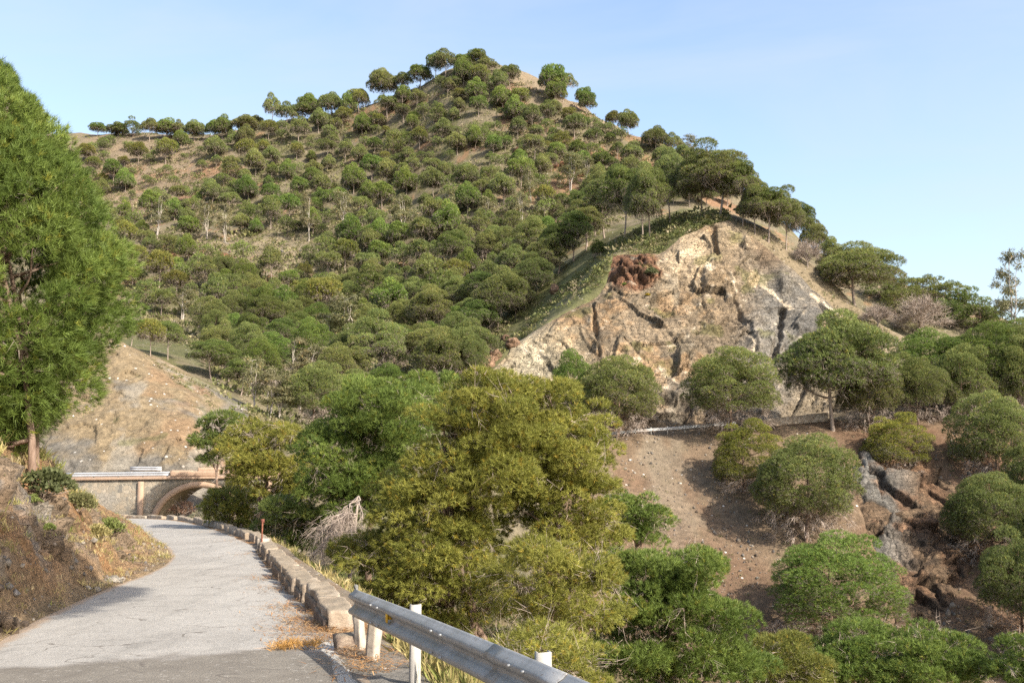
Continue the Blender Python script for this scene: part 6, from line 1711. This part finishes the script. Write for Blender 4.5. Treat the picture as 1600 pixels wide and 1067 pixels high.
# drifts of dry pine needles along the parapet and on the road edge
lit = []
for x, y, n, r in ((500, 982, 900, .32), (470, 950, 500, .3), (455, 920, 420, .3), (425, 905, 260, .3), (440, 885, 200, .3), (515, 995, 300, .3), (560, 1025, 260, .2), (575, 1045, 260, .2), (480, 968, 400, .25), (395, 868, 200, .5), (365, 846, 200, .7), (330, 832, 150, .8), (540, 1000, 200, .2)):
    q = road_hit(x, y)
    c = np.array([q[0], q[1], float(zroad(q[1]))])
    pts = c + g.normal(size=(n, 3)) * (r, r * 1.6, 0); pts[:, 2] = zroad(pts[:, 1]) + g.uniform(0.03, 0.075, n)
    lit.append(pts)
C = np.concatenate(lit); n = len(C)
th = g.uniform(0, 6.283, n); d = np.stack([np.cos(th), np.sin(th), g.normal(0, .15, n)], 1); sd = np.stack([-np.sin(th), np.cos(th), 0 * th], 1)
L = g.uniform(0.08, 0.2, (n, 1)); T = np.stack([C - sd * .007, C + sd * .007, C + d * L], 1)
cc = np.array([(0.42, 0.22, 0.09), (0.34, 0.17, 0.07), (0.50, 0.32, 0.16)])[g.integers(0, 3, n)] * g.uniform(.7, 1.2, (n, 1))
stuff("pine_needle_litter", T.reshape(-1, 3), np.arange(n * 3).reshape(-1, 3), M_scrub, np.repeat(cc, 3, 0))
# fallen dry twig on the road
q = road_hit(446, 1018); fb = np.array([q[0], q[1], float(zroad(q[1])) + 0.04])
ro = empty("fallen_pine_twig", fb, "dry orange pine twig lying on the road near the parapet's end", "twig")
mb = MB(); mb.tube([(-.42, -.06, .0), (-.15, .0, .02), (.1, .02, .04), (.32, .1, .03)], [.008, .007, .006, .004], 5); mb.build("stick", M_twig, ro)
c = np.concatenate([np.tile([x, y, .03], (n_, 1)) for x, y, n_ in ((-.08, .0, 40), (0.05, .05, 60), (.3, .08, 50), (.0, -.07, 40), (.18, .0, 20))]) + g.normal(size=(210, 3)) * (.06, .06, .012)
t_ = needles(c, unit(np.tile([0.2, 0, 0.55], (210, 1)) + 0.8 * g.normal(size=(210, 3)) * (1, 1, .3)), 4, 0.12, 0.006, 0.6, g)
t_[..., 2] = np.maximum(t_[..., 2], -.02)
link("dry_needles", leafmesh("dry_needles", t_, np.array([(0.50, 0.28, 0.09)]) * g.uniform(.7, 1.3, (len(t_), 1)), M_scrub), ro)
# rubble on the slopes and at the road edge
OCT = np.array([(1, 0, 0), (-1, 0, 0), (0, 1, 0), (0, -1, 0), (0, 0, 1), (0, 0, -1), (.6, .6, .55), (-.6, .55, .6)], float)
OF = np.array([[0, 6, 4], [0, 2, 6], [2, 4, 6], [2, 7, 4], [2, 1, 7], [1, 4, 7], [1, 3, 4], [3, 0, 4], [2, 0, 5], [1, 2, 5], [3, 1, 5], [0, 3, 5]])
def stones(C, S_, g):
    k = len(C); V = OCT[None] * g.uniform(.55, 1.2, (k, 8, 1)) * g.uniform(.6, 1.2, (k, 1, 3)) * S_[:, None, None]
    a = g.uniform(0, 6.283, k); ca, sa = np.cos(a)[:, None], np.sin(a)[:, None]
    X = V[..., 0] * ca - V[..., 1] * sa; Y = V[..., 0] * sa + V[..., 1] * ca
    V = np.stack([X, Y, V[..., 2]], -1) + C[:, None]
    F = OF[None] + (np.arange(k) * 8)[:, None, None]
    return V.reshape(-1, 3), F.reshape(-1, 3)
pts = []; sz = []
def rub(n, poly, smin, smax, ymin=60, ymax=130):
    poly = np.asarray(poly, float); x0, y0 = poly.min(0); x1, y1 = poly.max(0); k = 0
    while k < n:
        x, y = g.uniform(x0, x1), g.uniform(y0, y1)
        if inpoly(np.array([x]), np.array([y]), poly)[0] < 0: continue
        k += 1; h = hit_px(x, y)
        if h is not None and ymin < h[1] < ymax: pts.append(h); sz.append(smin + (smax - smin) * g.random() ** 4)
rub(900, [(930, 690), (1120, 675), (1150, 800), (1230, 870), (1150, 960), (1040, 860), (960, 760)], 0.05, 0.26)
rub(700, [(1300, 700), (1600, 680), (1600, 1060), (1400, 1060), (1380, 900)], 0.06, 0.4)
rub(450, [(1380, 860), (1430, 850), (1560, 1040), (1500, 1067), (1420, 1000)], 0.08, 0.5)
rub(110, [(90, 640), (340, 650), (340, 738), (90, 738)], 0.05, 0.22)
rub(420, [(290, 385), (335, 375), (470, 372), (480, 400), (430, 480), (400, 490)], 0.15, 0.7, 180, 330)
bv = strip_points(bank.data, 420, lambda V, px, py: ((dl0(V) > -0.2) & (dl0(V) < 1.1) & (V[:, 1] > 9) & (V[:, 1] < 40)) * (1.0 + 2 * (dl0(V) < .5)) + 1e-9)
V, F = stones(np.vstack([np.array(pts), bv]), np.r_[np.array(sz), 0.015 + 0.10 * g.random(len(bv)) ** 5], g)
nst = len(V) // 8
sc_ = np.repeat(np.array([(0.27, 0.22, 0.17), (0.20, 0.15, 0.11), (0.19, 0.17, 0.15), (0.30, 0.26, 0.21)])[g.integers(0, 4, nst)] * g.uniform(.7, 1.2, (nst, 1)), 8, 0)
stuff("rubble", V, F, M_ground, sc_)
# single boulders
import bmesh
def boulder(name, px, py, size, label, col, seed, cat="boulder", rock=False, group=None, sink=0.3, D=None):
    a, dy, dz = ray(px, py); dirv = Vector((float(a), float(dy), float(dz))).normalized()
    c = [B.ray_cast(Vector((0, 0, 0)), dirv) for B in (BVH, BVH_ROCK, BVH_BANK, BVH_VERGE)]
    c = [h for h in c if h[0] is not None]
    if not c: return
    p = np.array(min(c, key=lambda h: h[3])[0])
    bm = bmesh.new(); bmesh.ops.create_icosphere(bm, subdivisions=4, radius=1.0)
    V = np.array([v.co[:] for v in bm.verts]); F = np.array([[v.index for v in f.verts] for f in bm.faces]); bm.free()
    Q = V * 1.1 + seed * 5.3
    a1, a2, r1, o1 = voronoi(Q, 0.9, seed)
    V = V * (1 + ((r1[:, 0] - .5) * 0.35 + (o1 * (r1 - .5)).sum(1) * 0.9 + 0.22 * fbm(Q, 0.6, 4, seed + 3))[:, None]) * np.asarray(size) 
    cc = np.asarray(col)[None] * (1 + 0.5 * fbm(Q, 0.35, 4, seed + 5))[:, None]
    o = link(name, mesh_np(name, V, F, [M_rock], col=cc)); o.location = p + (0, 0, size[2] * (1 - 2 * sink) * .5)
    tag(o, label, cat, group); return o
boulder("boulder", 1405, 838, (1.3, 1.1, 0.6), "flat-topped orange-brown boulder at the rim of the shaded hollow", (0.30, 0.17, 0.10), 11)
boulder("boulder", 1352, 752, (0.5, 0.7, 1.9), "tall grey slab-like boulder leaning at the left of the rock ledges", (0.24, 0.23, 0.21), 12)
boulder("boulder", 8, 985, (0.2, 0.18, 0.15), "pale stone at the foot of the bank in the left corner", (0.30, 0.22, 0.15), 18, "stone")
boulder("boulder", 176, 908, (0.16, 0.14, 0.10), "small pale stone on the road edge where the bank shadow ends", (0.45, 0.40, 0.33), 19, "stone")
for i, (x, y, s) in enumerate(((722, 372, 1.9), (716, 385, 1.5), (735, 378, 1.2), (300, 425, 2.0), (425, 500, 1.8), (812, 240, 1.6), (875, 262, 1.6), (700, 345, 1.3), (350, 405, 1.6), (905, 275, 1.4))):
    boulder("boulder", x, y, (s * 1.1, s, s * 0.9), "rusty red-brown outcrop boulder " + ("in the cluster above the gully" if i < 3 else "at the edge of the pale scree" if x < 500 else "among the pines high on the hillside"), (0.26, 0.13, 0.075), 30 + i, "boulder", group="outcrop boulders on the far hillside")
for i, (x, y, s) in enumerate(((760, 572, 1.3), (775, 560, 1.0), (800, 540, 0.9), (868, 455, 1.0), (790, 530, 0.8))):
    boulder("boulder", x, y, (s, s, s * .9), "reddish boulder along the left rim of the rock face", (0.30, 0.19, 0.12), 50 + i, "boulder", group="boulders along the rock face rim")
# bushes on the rock face and bank
def bush(px, py, size, label, pal, seed, cat="bush", n=900, tri=0.16):
    a, dy, dz = ray(px, py); dirv = Vector((float(a), float(dy), float(dz))).normalized()
    c = [B.ray_cast(Vector((0, 0, 0)), dirv) for B in (BVH, BVH_ROCK, BVH_BANK, BVH_VERGE)]
    c = [h for h in c if h[0] is not None]
    if not c: return
    p = np.array(min(c, key=lambda h: h[3])[0]); gg = G(seed)
    o = empty("bush", p, label, cat)
    st = rdir(26, gg); st[:, 2] = np.abs(st[:, 2]); 
    mb = MB()
    for d in st[:14]: limb(mb, (0, 0, -.1), d * size * .75, size * .03, size * .01, gg, -.05, 5, 4)
    mb.build("stem", M_twig, o)
    ctr = st * size * np.array([.6, .6, .5]); T = bush_tris(ctr, np.full(26, size * .42), n // 26, gg, .8, tri / .42 * 1.0, .4)
    pal = np.array(pal); cc = np.repeat(pal[0] + (pal[1] - pal[0]) * gg.random((26, 1)), n // 26, 0) * gg.uniform(.75, 1.25, (len(T), 1))
    link("foliage", leafmesh("foliage", T, cc, M_scrub), o)
for px, py, s, lb, pal in ((1018, 428, 1.1, "grey-green bush clinging to the right side of the rusty outcrop", [(0.10, 0.11, 0.05), (0.15, 0.16, 0.08)]), (1012, 462, 0.45, "small golden-yellow bush below the rusty outcrop", [(0.33, 0.24, 0.03), (0.42, 0.30, 0.04)]),
                           (976, 446, 0.5, "small bright green bush at the foot of the rusty outcrop", [(0.15, 0.19, 0.04), (0.2, 0.25, 0.06)]), (1135, 340, 0.6, "grey bush on the very tip of the rock face top", [(0.13, 0.13, 0.07), (0.18, 0.18, 0.10)]),
                           (100, 735, 0.8, "dark spreading bush on the bank edge beside the pine trunks", [(0.06, 0.075, 0.03), (0.10, 0.115, 0.045)]), (70, 770, 0.6, "dark dense shrub on the shaded side of the bank top", [(0.07, 0.08, 0.035), (0.11, 0.12, 0.05)]), (120, 795, 0.45, "olive shrub low on the far end of the bank", [(0.12, 0.12, 0.05), (0.17, 0.16, 0.07)]),
                           (50, 785, 0.20, "small round green tuft on the sunlit upper bank", [(0.16, 0.19, 0.06), (0.22, 0.25, 0.08)]), (172, 832, 0.5, "feathery green shrub near the road on the bank's end", [(0.15, 0.18, 0.055), (0.22, 0.24, 0.08)]), (150, 838, 0.35, "yellowish dry shrub beside the feathery green one", [(0.25, 0.22, 0.09), (0.33, 0.28, 0.12)]), (72, 828, 0.18, "small green weed tuft in the middle of the bank", [(0.15, 0.18, 0.05), (0.2, 0.24, 0.07)])):
    bush(px, py, s, lb, pal, 800 + int(px), n=1500 if py > 700 else 900, tri=0.12 if py > 700 else 0.16)
print("small things", round(time.time() - T0, 1))
print("script", round(time.time() - T0, 1), "objects", len(bpy.data.objects))
